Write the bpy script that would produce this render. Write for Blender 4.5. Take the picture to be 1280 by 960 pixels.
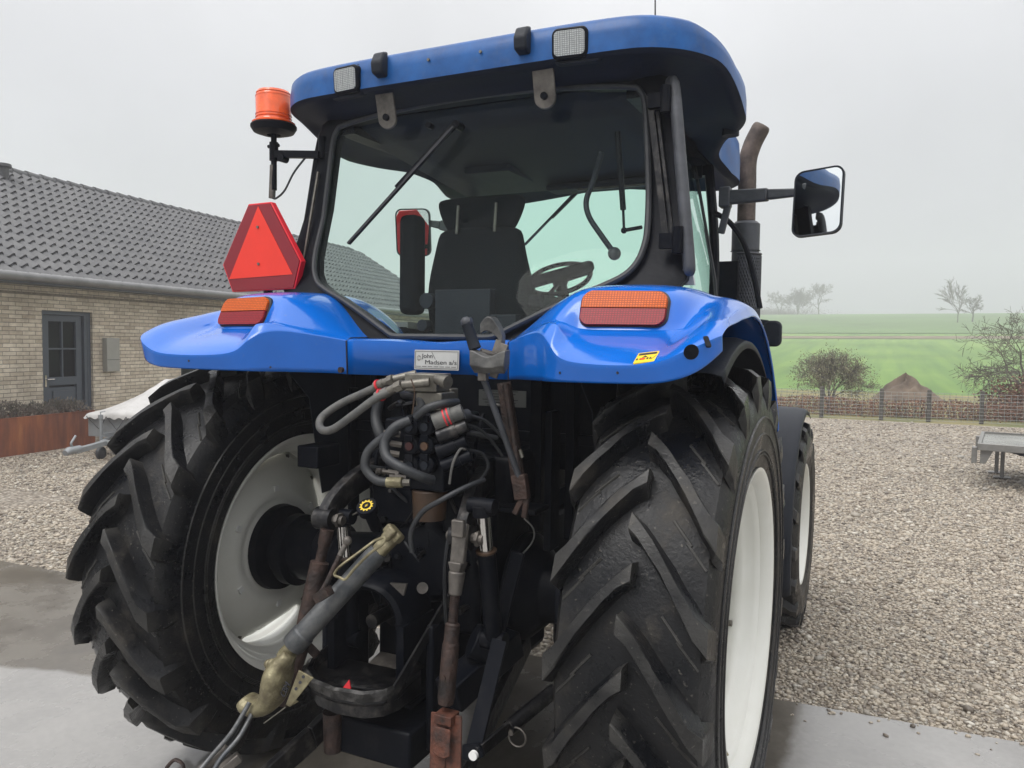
import bpy, bmesh, math, random
import numpy as np
from mathutils import Vector, Matrix, Euler
random.seed(7); rng = np.random.default_rng(11)
S = bpy.context.scene
for o_ in list(bpy.data.objects): bpy.data.objects.remove(o_)
R = math.radians
# ------------------------------------------------------------------ camera
YAW, PIT, ROL, FPX = 0.4446, 0.0528, 0.0118, 980.63
CAM = Vector((1.4884, -2.6918, 1.7819))
fw = Vector((-math.sin(YAW)*math.cos(PIT), math.cos(YAW)*math.cos(PIT), -math.sin(PIT)))
r0 = Vector((math.cos(YAW), math.sin(YAW), 0)); u0 = r0.cross(fw)
rt = r0*math.cos(ROL)+u0*math.sin(ROL); up = -r0*math.sin(ROL)+u0*math.cos(ROL)
cd = bpy.data.cameras.new('camera'); cam = bpy.data.objects.new('camera', cd); S.collection.objects.link(cam)
cam.matrix_world = Matrix(((rt.x, up.x, -fw.x, CAM.x), (rt.y, up.y, -fw.y, CAM.y), (rt.z, up.z, -fw.z, CAM.z), (0, 0, 0, 1)))
cd.sensor_width = 36; cd.lens = 36*FPX/1280; cd.clip_start = .05; cd.clip_end = 3000
S.camera = cam
# ------------------------------------------------------------------ world, sun, exposure
SUN_EL, SUN_AZ = R(58), R(200)
w = bpy.data.worlds.new('World'); S.world = w; w.use_nodes = True
nt = w.node_tree; nt.nodes.clear()
def wn(t): return nt.nodes.new(t)
wo = wn('ShaderNodeOutputWorld'); add = wn('ShaderNodeAddShader'); b1 = wn('ShaderNodeBackground'); b2 = wn('ShaderNodeBackground')
sk = wn('ShaderNodeTexSky'); sk.sky_type = 'NISHITA'; sk.sun_disc = False; sk.sun_elevation = SUN_EL; sk.sun_rotation = SUN_AZ; sk.dust_density = 4
hs = wn('ShaderNodeHueSaturation'); hs.inputs['Saturation'].default_value = .12
nt.links.new(sk.outputs[0], hs.inputs['Color']); nt.links.new(hs.outputs[0], b1.inputs[0]); b1.inputs[1].default_value = .05
tc = wn('ShaderNodeTexCoord'); sp = wn('ShaderNodeSeparateXYZ'); nt.links.new(tc.outputs['Generated'], sp.inputs[0])
rp = wn('ShaderNodeValToRGB'); nt.links.new(sp.outputs['Z'], rp.inputs[0])
e = rp.color_ramp.elements; e[0].position = 0.0; e[0].color = (.335, .345, .375, 1); e[1].position = 1; e[1].color = (1.9, 1.9, 1.93, 1)
k = e.new(.12); k.color = (.375, .385, .415, 1); k = e.new(.30); k.color = (.53, .535, .56, 1); k = e.new(.45); k.color = (.72, .72, .735, 1); k = e.new(.62); k.color = (1.25, 1.25, 1.27, 1)
nz = wn('ShaderNodeTexNoise'); nz.inputs['Scale'].default_value = 2.2; nz.inputs['Detail'].default_value = 4; nt.links.new(tc.outputs['Generated'], nz.inputs[0])
mr = wn('ShaderNodeMapRange'); mr.inputs[1].default_value = .3; mr.inputs[2].default_value = .7; mr.inputs[3].default_value = .84; mr.inputs[4].default_value = 1.14
nt.links.new(nz.outputs[0], mr.inputs[0])
mu = wn('ShaderNodeMix'); mu.data_type = 'RGBA'; mu.blend_type = 'MULTIPLY'; mu.inputs[0].default_value = 1
nt.links.new(rp.outputs[0], mu.inputs[6]); nt.links.new(mr.outputs[0], mu.inputs[7]); nt.links.new(mu.outputs[2], b2.inputs[0]); b2.inputs[1].default_value = 1.0
nt.links.new(b1.outputs[0], add.inputs[0]); nt.links.new(b2.outputs[0], add.inputs[1]); nt.links.new(add.outputs[0], wo.inputs[0])
sl = bpy.data.lights.new('sun', 'SUN'); sl.energy = 1.5; sl.angle = R(30); sl.color = (1, .97, .93)
so = bpy.data.objects.new('sun', sl); S.collection.objects.link(so); so.rotation_euler = (R(90)-SUN_EL, 0, R(180)-SUN_AZ)
S.view_settings.view_transform = 'Standard'; S.view_settings.look = 'None'; S.view_settings.exposure = .10; S.view_settings.gamma = 1
S.render.engine = 'CYCLES'; S.cycles.max_bounces = 10; S.cycles.transparent_max_bounces = 16; S.cycles.volume_bounces = 1

# ------------------------------------------------------------------ pixel -> place helpers (on planes of known position)
def ray(px, py): return fw + rt*((px-640)/FPX) - up*((py-480)/FPX)
def pl(px, py, ax, v):
    d = ray(px, py); return CAM + d*((v-CAM[ax])/d[ax])
def bx_(px, py, v): return pl(px, py, 0, v)
def by_(px, py, v): return pl(px, py, 1, v)
def bz_(px, py, v): return pl(px, py, 2, v)

# ------------------------------------------------------------------ materials
def mat(name, col, rough=.5, metal=0, coat=0, bump=0, bscale=40, var=0, vscale=6, col2=None, thr=None, spec=.5, sheen=0, coords='Object', detail=6):
    m = bpy.data.materials.new(name); m.use_nodes = True; t = m.node_tree; p = t.nodes['Principled BSDF']
    p.inputs['Base Color'].default_value = (*col, 1); p.inputs['Roughness'].default_value = rough; p.inputs['Metallic'].default_value = metal
    p.inputs['Coat Weight'].default_value = coat; p.inputs['Coat Roughness'].default_value = .06; p.inputs['Specular IOR Level'].default_value = spec
    tc = t.nodes.new('ShaderNodeTexCoord')
    if var or col2:
        n = t.nodes.new('ShaderNodeTexNoise'); n.inputs['Scale'].default_value = vscale; n.inputs['Detail'].default_value = detail; n.inputs['Roughness'].default_value = .65
        t.links.new(tc.outputs[coords], n.inputs[0])
        r = t.nodes.new('ShaderNodeValToRGB'); t.links.new(n.outputs[0], r.inputs[0])
        c2 = col2 or tuple(min(1, c*(1+var)) for c in col)
        a, b = thr or (.35, .65)
        r.color_ramp.elements[0].position = a; r.color_ramp.elements[1].position = b
        r.color_ramp.elements[0].color = (*[c*(1-var) for c in col], 1); r.color_ramp.elements[1].color = (*c2, 1)
        t.links.new(r.outputs[0], p.inputs['Base Color'])
        mr = t.nodes.new('ShaderNodeMapRange'); mr.inputs[3].default_value = max(0, rough-.08); mr.inputs[4].default_value = min(1, rough+.12)
        t.links.new(n.outputs[0], mr.inputs[0]); t.links.new(mr.outputs[0], p.inputs['Roughness'])
    if bump:
        n = t.nodes.new('ShaderNodeTexNoise'); n.inputs['Scale'].default_value = bscale; n.inputs['Detail'].default_value = 5
        t.links.new(tc.outputs[coords], n.inputs[0]); b = t.nodes.new('ShaderNodeBump'); b.inputs['Strength'].default_value = bump; b.inputs['Distance'].default_value = .01
        t.links.new(n.outputs[0], b.inputs['Height']); t.links.new(b.outputs[0], p.inputs['Normal'])
    return m
M = {}
M['blue'] = mat('blue_paint', (.0012, .118, .52), .18, coat=.55, spec=.35, bump=.012, bscale=9, var=.06, vscale=3)
def dusty(m, sc, lo, hi, amt, dust=(.20, .19, .17)):      # thin specks and streaks of dirt over a paint
    t = m.node_tree; p = t.nodes['Principled BSDF']; L = t.links.new; src = p.inputs['Base Color'].links[0].from_socket
    tc = t.nodes.new('ShaderNodeTexCoord'); n = t.nodes.new('ShaderNodeTexNoise'); n.inputs['Scale'].default_value = sc; n.inputs['Detail'].default_value = 8; n.inputs['Roughness'].default_value = .75; L(tc.outputs['Object'], n.inputs[0])
    r = t.nodes.new('ShaderNodeMapRange'); r.inputs[1].default_value = lo; r.inputs[2].default_value = hi; r.inputs[4].default_value = amt; L(n.outputs[0], r.inputs[0])
    x = t.nodes.new('ShaderNodeMix'); x.data_type = 'RGBA'; L(r.outputs[0], x.inputs[0]); L(src, x.inputs[6]); x.inputs[7].default_value = (*dust, 1); L(x.outputs[2], p.inputs['Base Color'])
    r2 = t.nodes.new('ShaderNodeMapRange'); r2.inputs[3].default_value = p.inputs['Coat Weight'].default_value; r2.inputs[4].default_value = 0; L(r.outputs[0], r2.inputs[0]); L(r2.outputs[0], p.inputs['Coat Weight'])
dusty(M['blue'], 28, .60, .78, .35)
M['roof_blue'] = mat('weathered_blue_paint', (.003, .062, .225), .42, coat=.08, spec=.3, bump=.03, bscale=30, col2=(.008, .090, .30), var=.12, vscale=9); dusty(M['roof_blue'], 20, .5, .8, .35, (.10, .12, .15))
M['black'] = mat('black_paint', (.0035, .0045, .0075), .38, bump=.15, bscale=30, col2=(.014, .014, .016), vscale=14, thr=(.5, .8), spec=.10)
M['plastic'] = mat('dark_plastic', (.010, .013, .019), .5, bump=.1, bscale=120, col2=(.018, .021, .028), vscale=8, spec=.22)
M['lining'] = mat('roof_lining', (.012, .016, .027), .55, bump=.1, bscale=60, col2=(.018, .022, .032), vscale=5, spec=.12)
M['fabric'] = mat('seat_fabric', (.005, .007, .009), .9, spec=.08, bump=.3, bscale=300, var=.2)
M['grey_metal'] = mat('dull_grey_metal', (.115, .105, .095), .5, .6, bump=.15, bscale=50, col2=(.20, .18, .16), var=.3, vscale=14)
M['dark_steel'] = mat('dark_greasy_steel', (.012, .012, .014), .34, .4, bump=.3, bscale=40, col2=(.10, .09, .082), var=.3, vscale=18, thr=(.5, .8))
M['rust'] = mat('rusty_steel', (.018, .014, .013), .55, .2, bump=.6, bscale=60, col2=(.058, .032, .024), var=.3, vscale=16)
M['rust_bright'] = mat('orange_rust', (.032, .018, .014), .7, .1, bump=.5, bscale=60, col2=(.12, .038, .020), var=.3, vscale=20)
M['brass'] = mat('worn_yellow_zinc', (.33, .295, .175), .42, .35, bump=.6, bscale=45, col2=(.12, .10, .060), var=.12, vscale=15)
M['link_grey'] = mat('grey_tube_steel', (.075, .083, .092), .40, .5, bump=.2, bscale=60, col2=(.15, .15, .148), var=.25, vscale=12)
M['chrome'] = mat('polished_rod', (.62, .60, .57), .12, 1)
M['rim'] = mat('cream_white_paint', (.76, .76, .71), .34, coat=.2, bump=.04, bscale=12, col2=(.68, .675, .62), var=.03, vscale=3.5)
M['hose'] = mat('rubber_hose', (.075, .078, .078), .6, bump=.15, bscale=200, col2=(.12, .115, .105), var=.3, vscale=20)
M['hose_dark'] = mat('black_rubber_hose', (.014, .016, .020), .5, bump=.15, bscale=200, col2=(.03, .032, .034), vscale=20)
M['fitting'] = mat('zinc_fitting', (.24, .225, .19), .42, .5, bump=.2, bscale=60, col2=(.12, .11, .095), var=.2, vscale=25)
M['red'] = mat('red_mark', (.55, .02, .03), .5, var=.1)
M['orange_cap'] = mat('ochre_plastic', (.042, .024, .014), .5, col2=(.070, .037, .018), var=.1, vscale=14)
M['yellow'] = mat('yellow_print', (.80, .55, .03), .4, var=.05)
M['white'] = mat('white_print', (.72, .72, .70), .45, var=.04)
M['plate'] = mat('name_plate', (.48, .48, .47), .4, .2, var=.06, vscale=20)
M['jaw'] = mat('grey_cast_metal', (.06, .06, .062), .5, .3, bump=.3, bscale=50, col2=(.13, .128, .122), var=.2, vscale=18)
M['ink'] = mat('black_print', (.02, .02, .025), .5, var=.05)
M['tri_red'] = mat('fluorescent_red_orange', (.80, .035, .018), .4, var=.04)
M['tri_dark'] = mat('dark_red_reflective_border', (.22, .007, .016), .35, coat=.1, var=.06)
M['tri_edge'] = mat('bright_red_edge', (.70, .015, .03), .4, var=.05)
M['pipe_rust'] = mat('brown_exhaust_pipe', (.085, .066, .058), .6, .4, bump=.3, bscale=60, col2=(.15, .115, .098), var=.3, vscale=14)
M['silencer'] = mat('dark_silencer', (.055, .058, .066), .5, .3, bump=.2, bscale=60, var=.3, vscale=8)
def add_perf(m):   # perforated guard: small round holes in rows
    t = m.node_tree; p = t.nodes['Principled BSDF']
# rubber with dirt
def rubber():
    m = bpy.data.materials.new('tyre_rubber'); m.use_nodes = True; t = m.node_tree; p = t.nodes['Principled BSDF']; L = t.links.new; p.inputs['Specular IOR Level'].default_value = .24
    tc = t.nodes.new('ShaderNodeTexCoord')
    n = t.nodes.new('ShaderNodeTexNoise'); n.inputs['Scale'].default_value = 5; n.inputs['Detail'].default_value = 9; n.inputs['Roughness'].default_value = .7; L(tc.outputs['Object'], n.inputs[0])
    r = t.nodes.new('ShaderNodeValToRGB'); L(n.outputs[0], r.inputs[0]); E_ = r.color_ramp.elements
    E_[0].position = .38; E_[0].color = (.0045, .0052, .0068, 1); E_[1].position = .74; E_[1].color = (.058, .051, .042, 1)
    q = E_.new(.55); q.color = (.0105, .0105, .0112, 1)
    # light scuff specks
    n2 = t.nodes.new('ShaderNodeTexNoise'); n2.inputs['Scale'].default_value = 90; n2.inputs['Detail'].default_value = 3; L(tc.outputs['Object'], n2.inputs[0])
    r2 = t.nodes.new('ShaderNodeValToRGB'); L(n2.outputs[0], r2.inputs[0]); r2.color_ramp.elements[0].position = .66; r2.color_ramp.elements[1].position = .74
    mx = t.nodes.new('ShaderNodeMix'); mx.data_type = 'RGBA'; L(r2.outputs[0], mx.inputs[0]); L(r.outputs[0], mx.inputs[6]); mx.inputs[7].default_value = (.085, .078, .068, 1)
    # dust on the raised edges
    g = t.nodes.new('ShaderNodeNewGeometry'); r3 = t.nodes.new('ShaderNodeValToRGB'); L(g.outputs['Pointiness'], r3.inputs[0]); r3.color_ramp.elements[0].position = .53; r3.color_ramp.elements[1].position = .60
    m3 = t.nodes.new('ShaderNodeMath'); m3.operation = 'MULTIPLY'; L(r3.outputs[0], m3.inputs[0]); m3.inputs[1].default_value = .35
    mx2 = t.nodes.new('ShaderNodeMix'); mx2.data_type = 'RGBA'; L(m3.outputs[0], mx2.inputs[0]); L(mx.outputs[2], mx2.inputs[6]); mx2.inputs[7].default_value = (.11, .105, .095, 1)
    L(mx2.outputs[2], p.inputs['Base Color'])
    mr = t.nodes.new('ShaderNodeMapRange'); mr.inputs[1].default_value = .35; mr.inputs[2].default_value = .65; mr.inputs[3].default_value = .16; mr.inputs[4].default_value = .55; L(n.outputs[0], mr.inputs[0]); L(mr.outputs[0], p.inputs['Roughness'])
    b = t.nodes.new('ShaderNodeBump'); b.inputs['Strength'].default_value = .25; b.inputs['Distance'].default_value = .006; L(n2.outputs[0], b.inputs['Height'])
    b2 = t.nodes.new('ShaderNodeBump'); b2.inputs['Strength'].default_value = .35; b2.inputs['Distance'].default_value = .02; L(n.outputs[0], b2.inputs['Height']); L(b.outputs[0], b2.inputs['Normal']); L(b2.outputs[0], p.inputs['Normal'])
    return m
M['rubber'] = rubber()
def glass(name, tint, rough=0.0, ior=1.17, film=.0):
    m = bpy.data.materials.new(name); m.use_nodes = True; t = m.node_tree; t.nodes.remove(t.nodes['Principled BSDF']); L = t.links.new
    o = t.nodes['Material Output']; a = t.nodes.new('ShaderNodeBsdfTransparent'); a.inputs[0].default_value = (*tint, 1)
    g = t.nodes.new('ShaderNodeBsdfGlossy'); g.inputs['Roughness'].default_value = rough; g.inputs[0].default_value = (.9, .95, .93, 1)
    f = t.nodes.new('ShaderNodeFresnel'); gm = t.nodes.new('ShaderNodeNewGeometry'); im = t.nodes.new('ShaderNodeMapRange'); im.inputs[3].default_value = ior; im.inputs[4].default_value = 1/ior
    L(gm.outputs['Backfacing'], im.inputs[0]); L(im.outputs[0], f.inputs[0])
    mx = t.nodes.new('ShaderNodeMixShader'); L(f.outputs[0], mx.inputs[0]); L(a.outputs[0], mx.inputs[1]); L(g.outputs[0], mx.inputs[2])
    if film:
        d = t.nodes.new('ShaderNodeBsdfDiffuse'); d.inputs[0].default_value = (.55, .57, .55, 1); mx2 = t.nodes.new('ShaderNodeMixShader')
        tc = t.nodes.new('ShaderNodeTexCoord'); mp = t.nodes.new('ShaderNodeMapping'); mp.inputs['Scale'].default_value = (60, 60, 1.5)
        n = t.nodes.new('ShaderNodeTexNoise'); n.inputs['Scale'].default_value = 1; n.inputs['Detail'].default_value = 5; L(tc.outputs['Object'], mp.inputs[0]); L(mp.outputs[0], n.inputs[0])
        r = t.nodes.new('ShaderNodeMapRange'); r.inputs[1].default_value = .35; r.inputs[2].default_value = .75; r.inputs[3].default_value = film*.3; r.inputs[4].default_value = film*1.6; L(n.outputs[0], r.inputs[0])
        L(r.outputs[0], mx2.inputs[0]); L(mx.outputs[0], mx2.inputs[1]); L(d.outputs[0], mx2.inputs[2]); mx = mx2
    L(mx.outputs[0], o.inputs[0]); return m
M['glass'] = glass('clear_cab_glass', (.90, .97, .94), film=.002)
M['glass_door'] = glass('door_glass', (.84, .93, .90), film=.002)
M['glass_mint'] = glass('mint_windscreen_glass', (.70, .97, .86), film=.002)
M['house_glass'] = glass('window_glass', (.5, .55, .58))
M['mirror'] = mat('mirror_glass', (.80, .84, .84), .02, 1)
def lens(name, col, em=0):
    m = bpy.data.materials.new(name); m.use_nodes = True; t = m.node_tree; p = t.nodes['Principled BSDF']; L = t.links.new
    p.inputs['Base Color'].default_value = (*col, 1); p.inputs['Roughness'].default_value = .35; p.inputs['Coat Weight'].default_value = .08; p.inputs['Specular IOR Level'].default_value = .2
    p.inputs['Subsurface Radius'].default_value = (.05, .02, .01)
    tc = t.nodes.new('ShaderNodeTexCoord'); v = t.nodes.new('ShaderNodeTexBrick'); v.offset = 0; v.inputs['Scale'].default_value = 60; v.inputs['Mortar Size'].default_value = .08
    v.inputs['Brick Width'].default_value = .5; v.inputs['Row Height'].default_value = .4
    mp = t.nodes.new('ShaderNodeSeparateXYZ'); cb = t.nodes.new('ShaderNodeCombineXYZ'); L(tc.outputs['Object'], mp.inputs[0]); L(mp.outputs[0], cb.inputs[0]); L(mp.outputs[2], cb.inputs[1]); L(cb.outputs[0], v.inputs[0])
    v.inputs['Color1'].default_value = (*col, 1); v.inputs['Color2'].default_value = (*[c*.8 for c in col], 1); v.inputs['Mortar'].default_value = (*[c*.45 for c in col], 1)
    L(v.outputs[0], p.inputs['Base Color']); return m
M['amber'] = lens('amber_lens', (.70, .12, .008)); M['red_lens'] = lens('red_lens', (.30, .004, .014)); M['clear_lens'] = lens('clear_ribbed_lens', (.50, .52, .52))
M['beacon'] = mat('orange_beacon_dome', (.74, .085, .003), .22, coat=.25, var=.2, vscale=20)

# ------------------------------------------------------------------ mesh building
def tag(o, label=None, cat=None, group=None, kind=None):
    if label: o['label'] = label
    if cat: o['category'] = cat
    if group: o['group'] = group
    if kind: o['kind'] = kind
    return o
def empty(name, loc=(0, 0, 0), rz=0, **k):
    o = bpy.data.objects.new(name, None); o.location = loc; o.rotation_euler = (0, 0, rz); o.empty_display_size = .2; S.collection.objects.link(o); return tag(o, **k)
def frame(d):
    d = d.normalized(); a = Vector((0, 0, 1)) if abs(d.z) < .9 else Vector((1, 0, 0)); x = d.cross(a).normalized(); return x, d.cross(x).normalized()
class MB:
    def __init__(s): s.v = []; s.f = []
    def poly(s, pts, faces):
        b = len(s.v); s.v += [tuple(p) for p in pts]; s.f += [tuple(i+b for i in f) for f in faces]; return s
    def box(s, c, d, rot=None):
        hx, hy, hz = d[0]/2, d[1]/2, d[2]/2; P = [Vector((x*hx, y*hy, z*hz)) for x in (-1, 1) for y in (-1, 1) for z in (-1, 1)]
        if rot is not None:
            m = Euler(rot).to_matrix() if not isinstance(rot, Matrix) else rot; P = [m @ p for p in P]
        c = Vector(c); return s.poly([p+c for p in P], [(0, 1, 3, 2), (4, 6, 7, 5), (0, 4, 5, 1), (2, 3, 7, 6), (0, 2, 6, 4), (1, 5, 7, 3)])
    def bar(s, a, b, w_, h_, upv=(0, 0, 1), w2=None, h2=None):     # rectangular bar from a to b, optionally tapering
        a, b = Vector(a), Vector(b); d = (b-a).normalized(); x = d.cross(Vector(upv)); 
        if x.length < 1e-4: x = Vector((1, 0, 0))
        x.normalize(); y = x.cross(d).normalized(); P = []
        for p, ww, hh in ((a, w_, h_), (b, w2 or w_, h2 or h_)):
            P += [p+x*sx*ww/2+y*sy*hh/2 for sx, sy in ((-1, -1), (1, -1), (1, 1), (-1, 1))]
        return s.poly(P, [(0, 3, 2, 1), (4, 5, 6, 7), (0, 1, 5, 4), (1, 2, 6, 5), (2, 3, 7, 6), (3, 0, 4, 7)])
    def tube(s, pts, r, n=10, caps=True, flat=1):
        pts = [Vector(p) for p in pts]; rs = r if isinstance(r, (list, tuple)) else [r]*len(pts); b = len(s.v); x = None
        for i, p in enumerate(pts):
            d = (pts[min(i+1, len(pts)-1)]-pts[max(i-1, 0)])
            if d.length < 1e-7: d = Vector((0, 0, 1))
            d.normalize()
            if x is None: x, y = frame(d)
            else:
                x = (x-d*x.dot(d)); 
                if x.length < 1e-5: x, y = frame(d)
                x.normalize(); y = d.cross(x).normalized()
            for k in range(n):
                a = 2*math.pi*k/n; s.v.append(tuple(p+(x*math.cos(a)+y*math.sin(a)*flat)*rs[i]))
        for i in range(len(pts)-1):
            for k in range(n): s.f.append((b+i*n+k, b+i*n+(k+1) % n, b+(i+1)*n+(k+1) % n, b+(i+1)*n+k))
        if caps: s.f.append(tuple(b+k for k in range(n))[::-1]); s.f.append(tuple(b+(len(pts)-1)*n+k for k in range(n)))
        return s
    def cyl(s, a, b, r, r2=None, n=20): return s.tube([a, b], [r, r if r2 is None else r2], n)
    def lathe(s, o, ax, prof, n=48, caps=False, a0=0, a1=2*math.pi):   # prof: (t along axis, radius)
        o = Vector(o); ax = Vector(ax).normalized(); x, y = frame(ax); b = len(s.v); full = abs(a1-a0-2*math.pi) < 1e-6; m = n if full else n+1
        for t, r in prof:
            for k in range(m):
                a = a0+(a1-a0)*k/n; s.v.append(tuple(o+ax*t+(x*math.cos(a)+y*math.sin(a))*r))
        for i in range(len(prof)-1):
            for k in range(n): s.f.append((b+i*m+k, b+i*m+(k+1) % m, b+(i+1)*m+(k+1) % m, b+(i+1)*m+k))
        if caps: s.f.append(tuple(b+k for k in range(m))); s.f.append(tuple(b+(len(prof)-1)*m+k for k in range(m)))
        return s
    def prism(s, pts, dv):    # flat outline pts extruded by dv
        dv = Vector(dv); n = len(pts); P = [Vector(p) for p in pts]+[Vector(p)+dv for p in pts]
        return s.poly(P, [tuple(range(n))[::-1], tuple(range(n, 2*n))]+[(i, (i+1) % n, n+(i+1) % n, n+i) for i in range(n)])
    def grid(s, rows, closed=False):
        b = len(s.v); m = len(rows[0]); 
        for rr in rows: s.v += [tuple(p) for p in rr]
        for i in range(len(rows)-1):
            for k in range(m if closed else m-1): s.f.append((b+i*m+k, b+i*m+(k+1) % m, b+(i+1)*m+(k+1) % m, b+(i+1)*m+k))
        return s
    def ball(s, c, r, n=12, sc=(1, 1, 1)):
        c = Vector(c); rows = []
        for i in range(n//2+1):
            t = math.pi*i/(n//2); rows.append([c+Vector((math.sin(t)*math.cos(2*math.pi*k/n)*r*sc[0], math.sin(t)*math.sin(2*math.pi*k/n)*r*sc[1], math.cos(t)*r*sc[2])) for k in range(n)])
        return s.grid(rows, True)
    def build(s, name, m, parent=None, smooth=True, bevel=0, seg=2, sub=0, solid=0, ang=38, org=(0, 0, 0), recalc=True):
        me = bpy.data.meshes.new(name); org = Vector(org)
        me.from_pydata([tuple(Vector(p)-org) for p in s.v] if org.length else s.v, [], s.f); me.validate()
        if recalc:
            bm = bmesh.new(); bm.from_mesh(me); bmesh.ops.remove_doubles(bm, verts=bm.verts, dist=1e-5); bmesh.ops.recalc_face_normals(bm, faces=bm.faces); bm.to_mesh(me); bm.free()
        if isinstance(m, str): m = M[m]
        me.materials.append(m); o = bpy.data.objects.new(name, me); S.collection.objects.link(o)
        if parent: o.parent = parent
        if solid: q = o.modifiers.new('solid', 'SOLIDIFY'); q.thickness = solid; q.offset = -1
        if bevel: q = o.modifiers.new('bevel', 'BEVEL'); q.width = bevel; q.segments = seg; q.limit_method = 'ANGLE'; q.angle_limit = R(35)
        if sub: q = o.modifiers.new('sub', 'SUBSURF'); q.levels = sub; q.render_levels = sub
        if smooth:
            if sub: me.polygons.foreach_set('use_smooth', [True]*len(me.polygons))
            else: me.shade_smooth(); me.set_sharp_from_angle(angle=R(ang))
        if org.length: o.location = org
        return o
def spline(pts, n=8):       # smooth curve through the points
    P = [Vector(p) for p in pts]; out = []
    for i in range(len(P)-1):
        p0 = P[max(i-1, 0)]; p1 = P[i]; p2 = P[i+1]; p3 = P[min(i+2, len(P)-1)]
        for k in range(n):
            t = k/n; out.append(.5*((2*p1)+(p2-p0)*t+(2*p0-5*p1+4*p2-p3)*t*t+(3*p1-p0-3*p2+p3)*t**3))
    out.append(P[-1]); return out
def rrect(w_, h_, r, n=5):  # rounded rectangle outline, centred
    out = []
    for cx, cy, a in ((w_/2-r, h_/2-r, 0), (-w_/2+r, h_/2-r, 90), (-w_/2+r, -h_/2+r, 180), (w_/2-r, -h_/2+r, 270)):
        for k in range(n+1): t = R(a+90*k/n); out.append((cx+r*math.cos(t), cy+r*math.sin(t)))
    return out
def place2d(pts, o, X, Y): o, X, Y = Vector(o), Vector(X), Vector(Y); return [o+X*a+Y*b for a, b in pts]
def text_mesh(txt, size, o, X, Y, name, m, parent, depth=.002, width=None):
    c = bpy.data.curves.new('t', 'FONT'); c.body = txt; c.size = size; c.extrude = depth/2; c.align_x = 'CENTER'; c.align_y = 'CENTER'
    t = bpy.data.objects.new('t', c); S.collection.objects.link(t); bpy.context.view_layer.update()
    me = bpy.data.meshes.new_from_object(t.evaluated_get(bpy.context.evaluated_depsgraph_get())); bpy.data.objects.remove(t)
    X, Y = Vector(X).normalized(), Vector(Y).normalized(); Z_ = X.cross(Y); xs = [v.co.x for v in me.vertices]; f = (width/(max(xs)-min(xs))) if width else 1
    for v in me.vertices: v.co = Vector(o)+X*v.co.x*f+Y*v.co.y+Z_*v.co.z
    me.materials.clear(); me.materials.append(M[m]); ob = bpy.data.objects.new(name, me); S.collection.objects.link(ob); ob.parent = parent; return ob
# ================================================================== SETTING
def nodes(name):
    m = bpy.data.materials.new(name); m.use_nodes = True; t = m.node_tree; return m, t, t.nodes['Principled BSDF'], t.links.new
def N(t, ty, **k):
    n = t.nodes.new(ty)
    for a, b in k.items(): setattr(n, a, b)
    return n
def ramp(t, L, src, stops):
    r = N(t, 'ShaderNodeValToRGB'); L(src, r.inputs[0]); e = r.color_ramp.elements
    while len(e) > 1: e.remove(e[-1])
    e[0].position = stops[0][0]; e[0].color = (*stops[0][1], 1)
    for p_, c_ in stops[1:]: q = e.new(p_); q.color = (*c_, 1)
    return r
def mixc(t, L, fac, a, b, mode='MIX'):
    x = N(t, 'ShaderNodeMix', data_type='RGBA', blend_type=mode)
    for s_, v_ in ((0, fac), (6, a), (7, b)):
        if isinstance(v_, (int, float)): x.inputs[s_].default_value = v_
        elif isinstance(v_, tuple): x.inputs[s_].default_value = (*v_, 1)
        else: L(v_, x.inputs[s_])
    return x
def slab_y(x): return 1.30+.045*x
# gravel
m, t, p, L = nodes('gravel'); tc = N(t, 'ShaderNodeTexCoord')
v1 = N(t, 'ShaderNodeTexVoronoi'); v1.inputs['Scale'].default_value = 34; L(tc.outputs['Object'], v1.inputs[0])
v2 = N(t, 'ShaderNodeTexVoronoi'); v2.inputs['Scale'].default_value = 15; L(tc.outputs['Object'], v2.inputs[0])
sx = N(t, 'ShaderNodeSeparateColor'); L(v1.outputs['Color'], sx.inputs[0])
c1 = ramp(t, L, sx.outputs[0], [(0, (.13, .108, .085)), (.25, (.25, .21, .165)), (.5, (.38, .335, .27)), (.75, (.30, .275, .235)), (.9, (.54, .49, .41)), (1, (.62, .58, .51))])
d1 = ramp(t, L, v1.outputs['Distance'], [(.0, (1, 1, 1)), (.55, (.75, .75, .75)), (.95, (.28, .26, .24))])
mm = mixc(t, L, 1, c1.outputs[0], d1.outputs[0], 'MULTIPLY')
nb = N(t, 'ShaderNodeTexNoise'); nb.inputs['Scale'].default_value = .55; nb.inputs['Detail'].default_value = 5; L(tc.outputs['Object'], nb.inputs[0])
c3 = ramp(t, L, nb.outputs[0], [(.35, (.80, .78, .76)), (.65, (1.12, 1.1, 1.06))]); mm = mixc(t, L, 1, mm.outputs[2], c3.outputs[0], 'MULTIPLY')
L(mm.outputs[2], p.inputs['Base Color']); p.inputs['Roughness'].default_value = .62
b = N(t, 'ShaderNodeBump', invert=True); b.inputs['Strength'].default_value = .9; b.inputs['Distance'].default_value = .015; L(v1.outputs['Distance'], b.inputs['Height']); L(b.outputs[0], p.inputs['Normal'])
M['gravel'] = m
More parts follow.
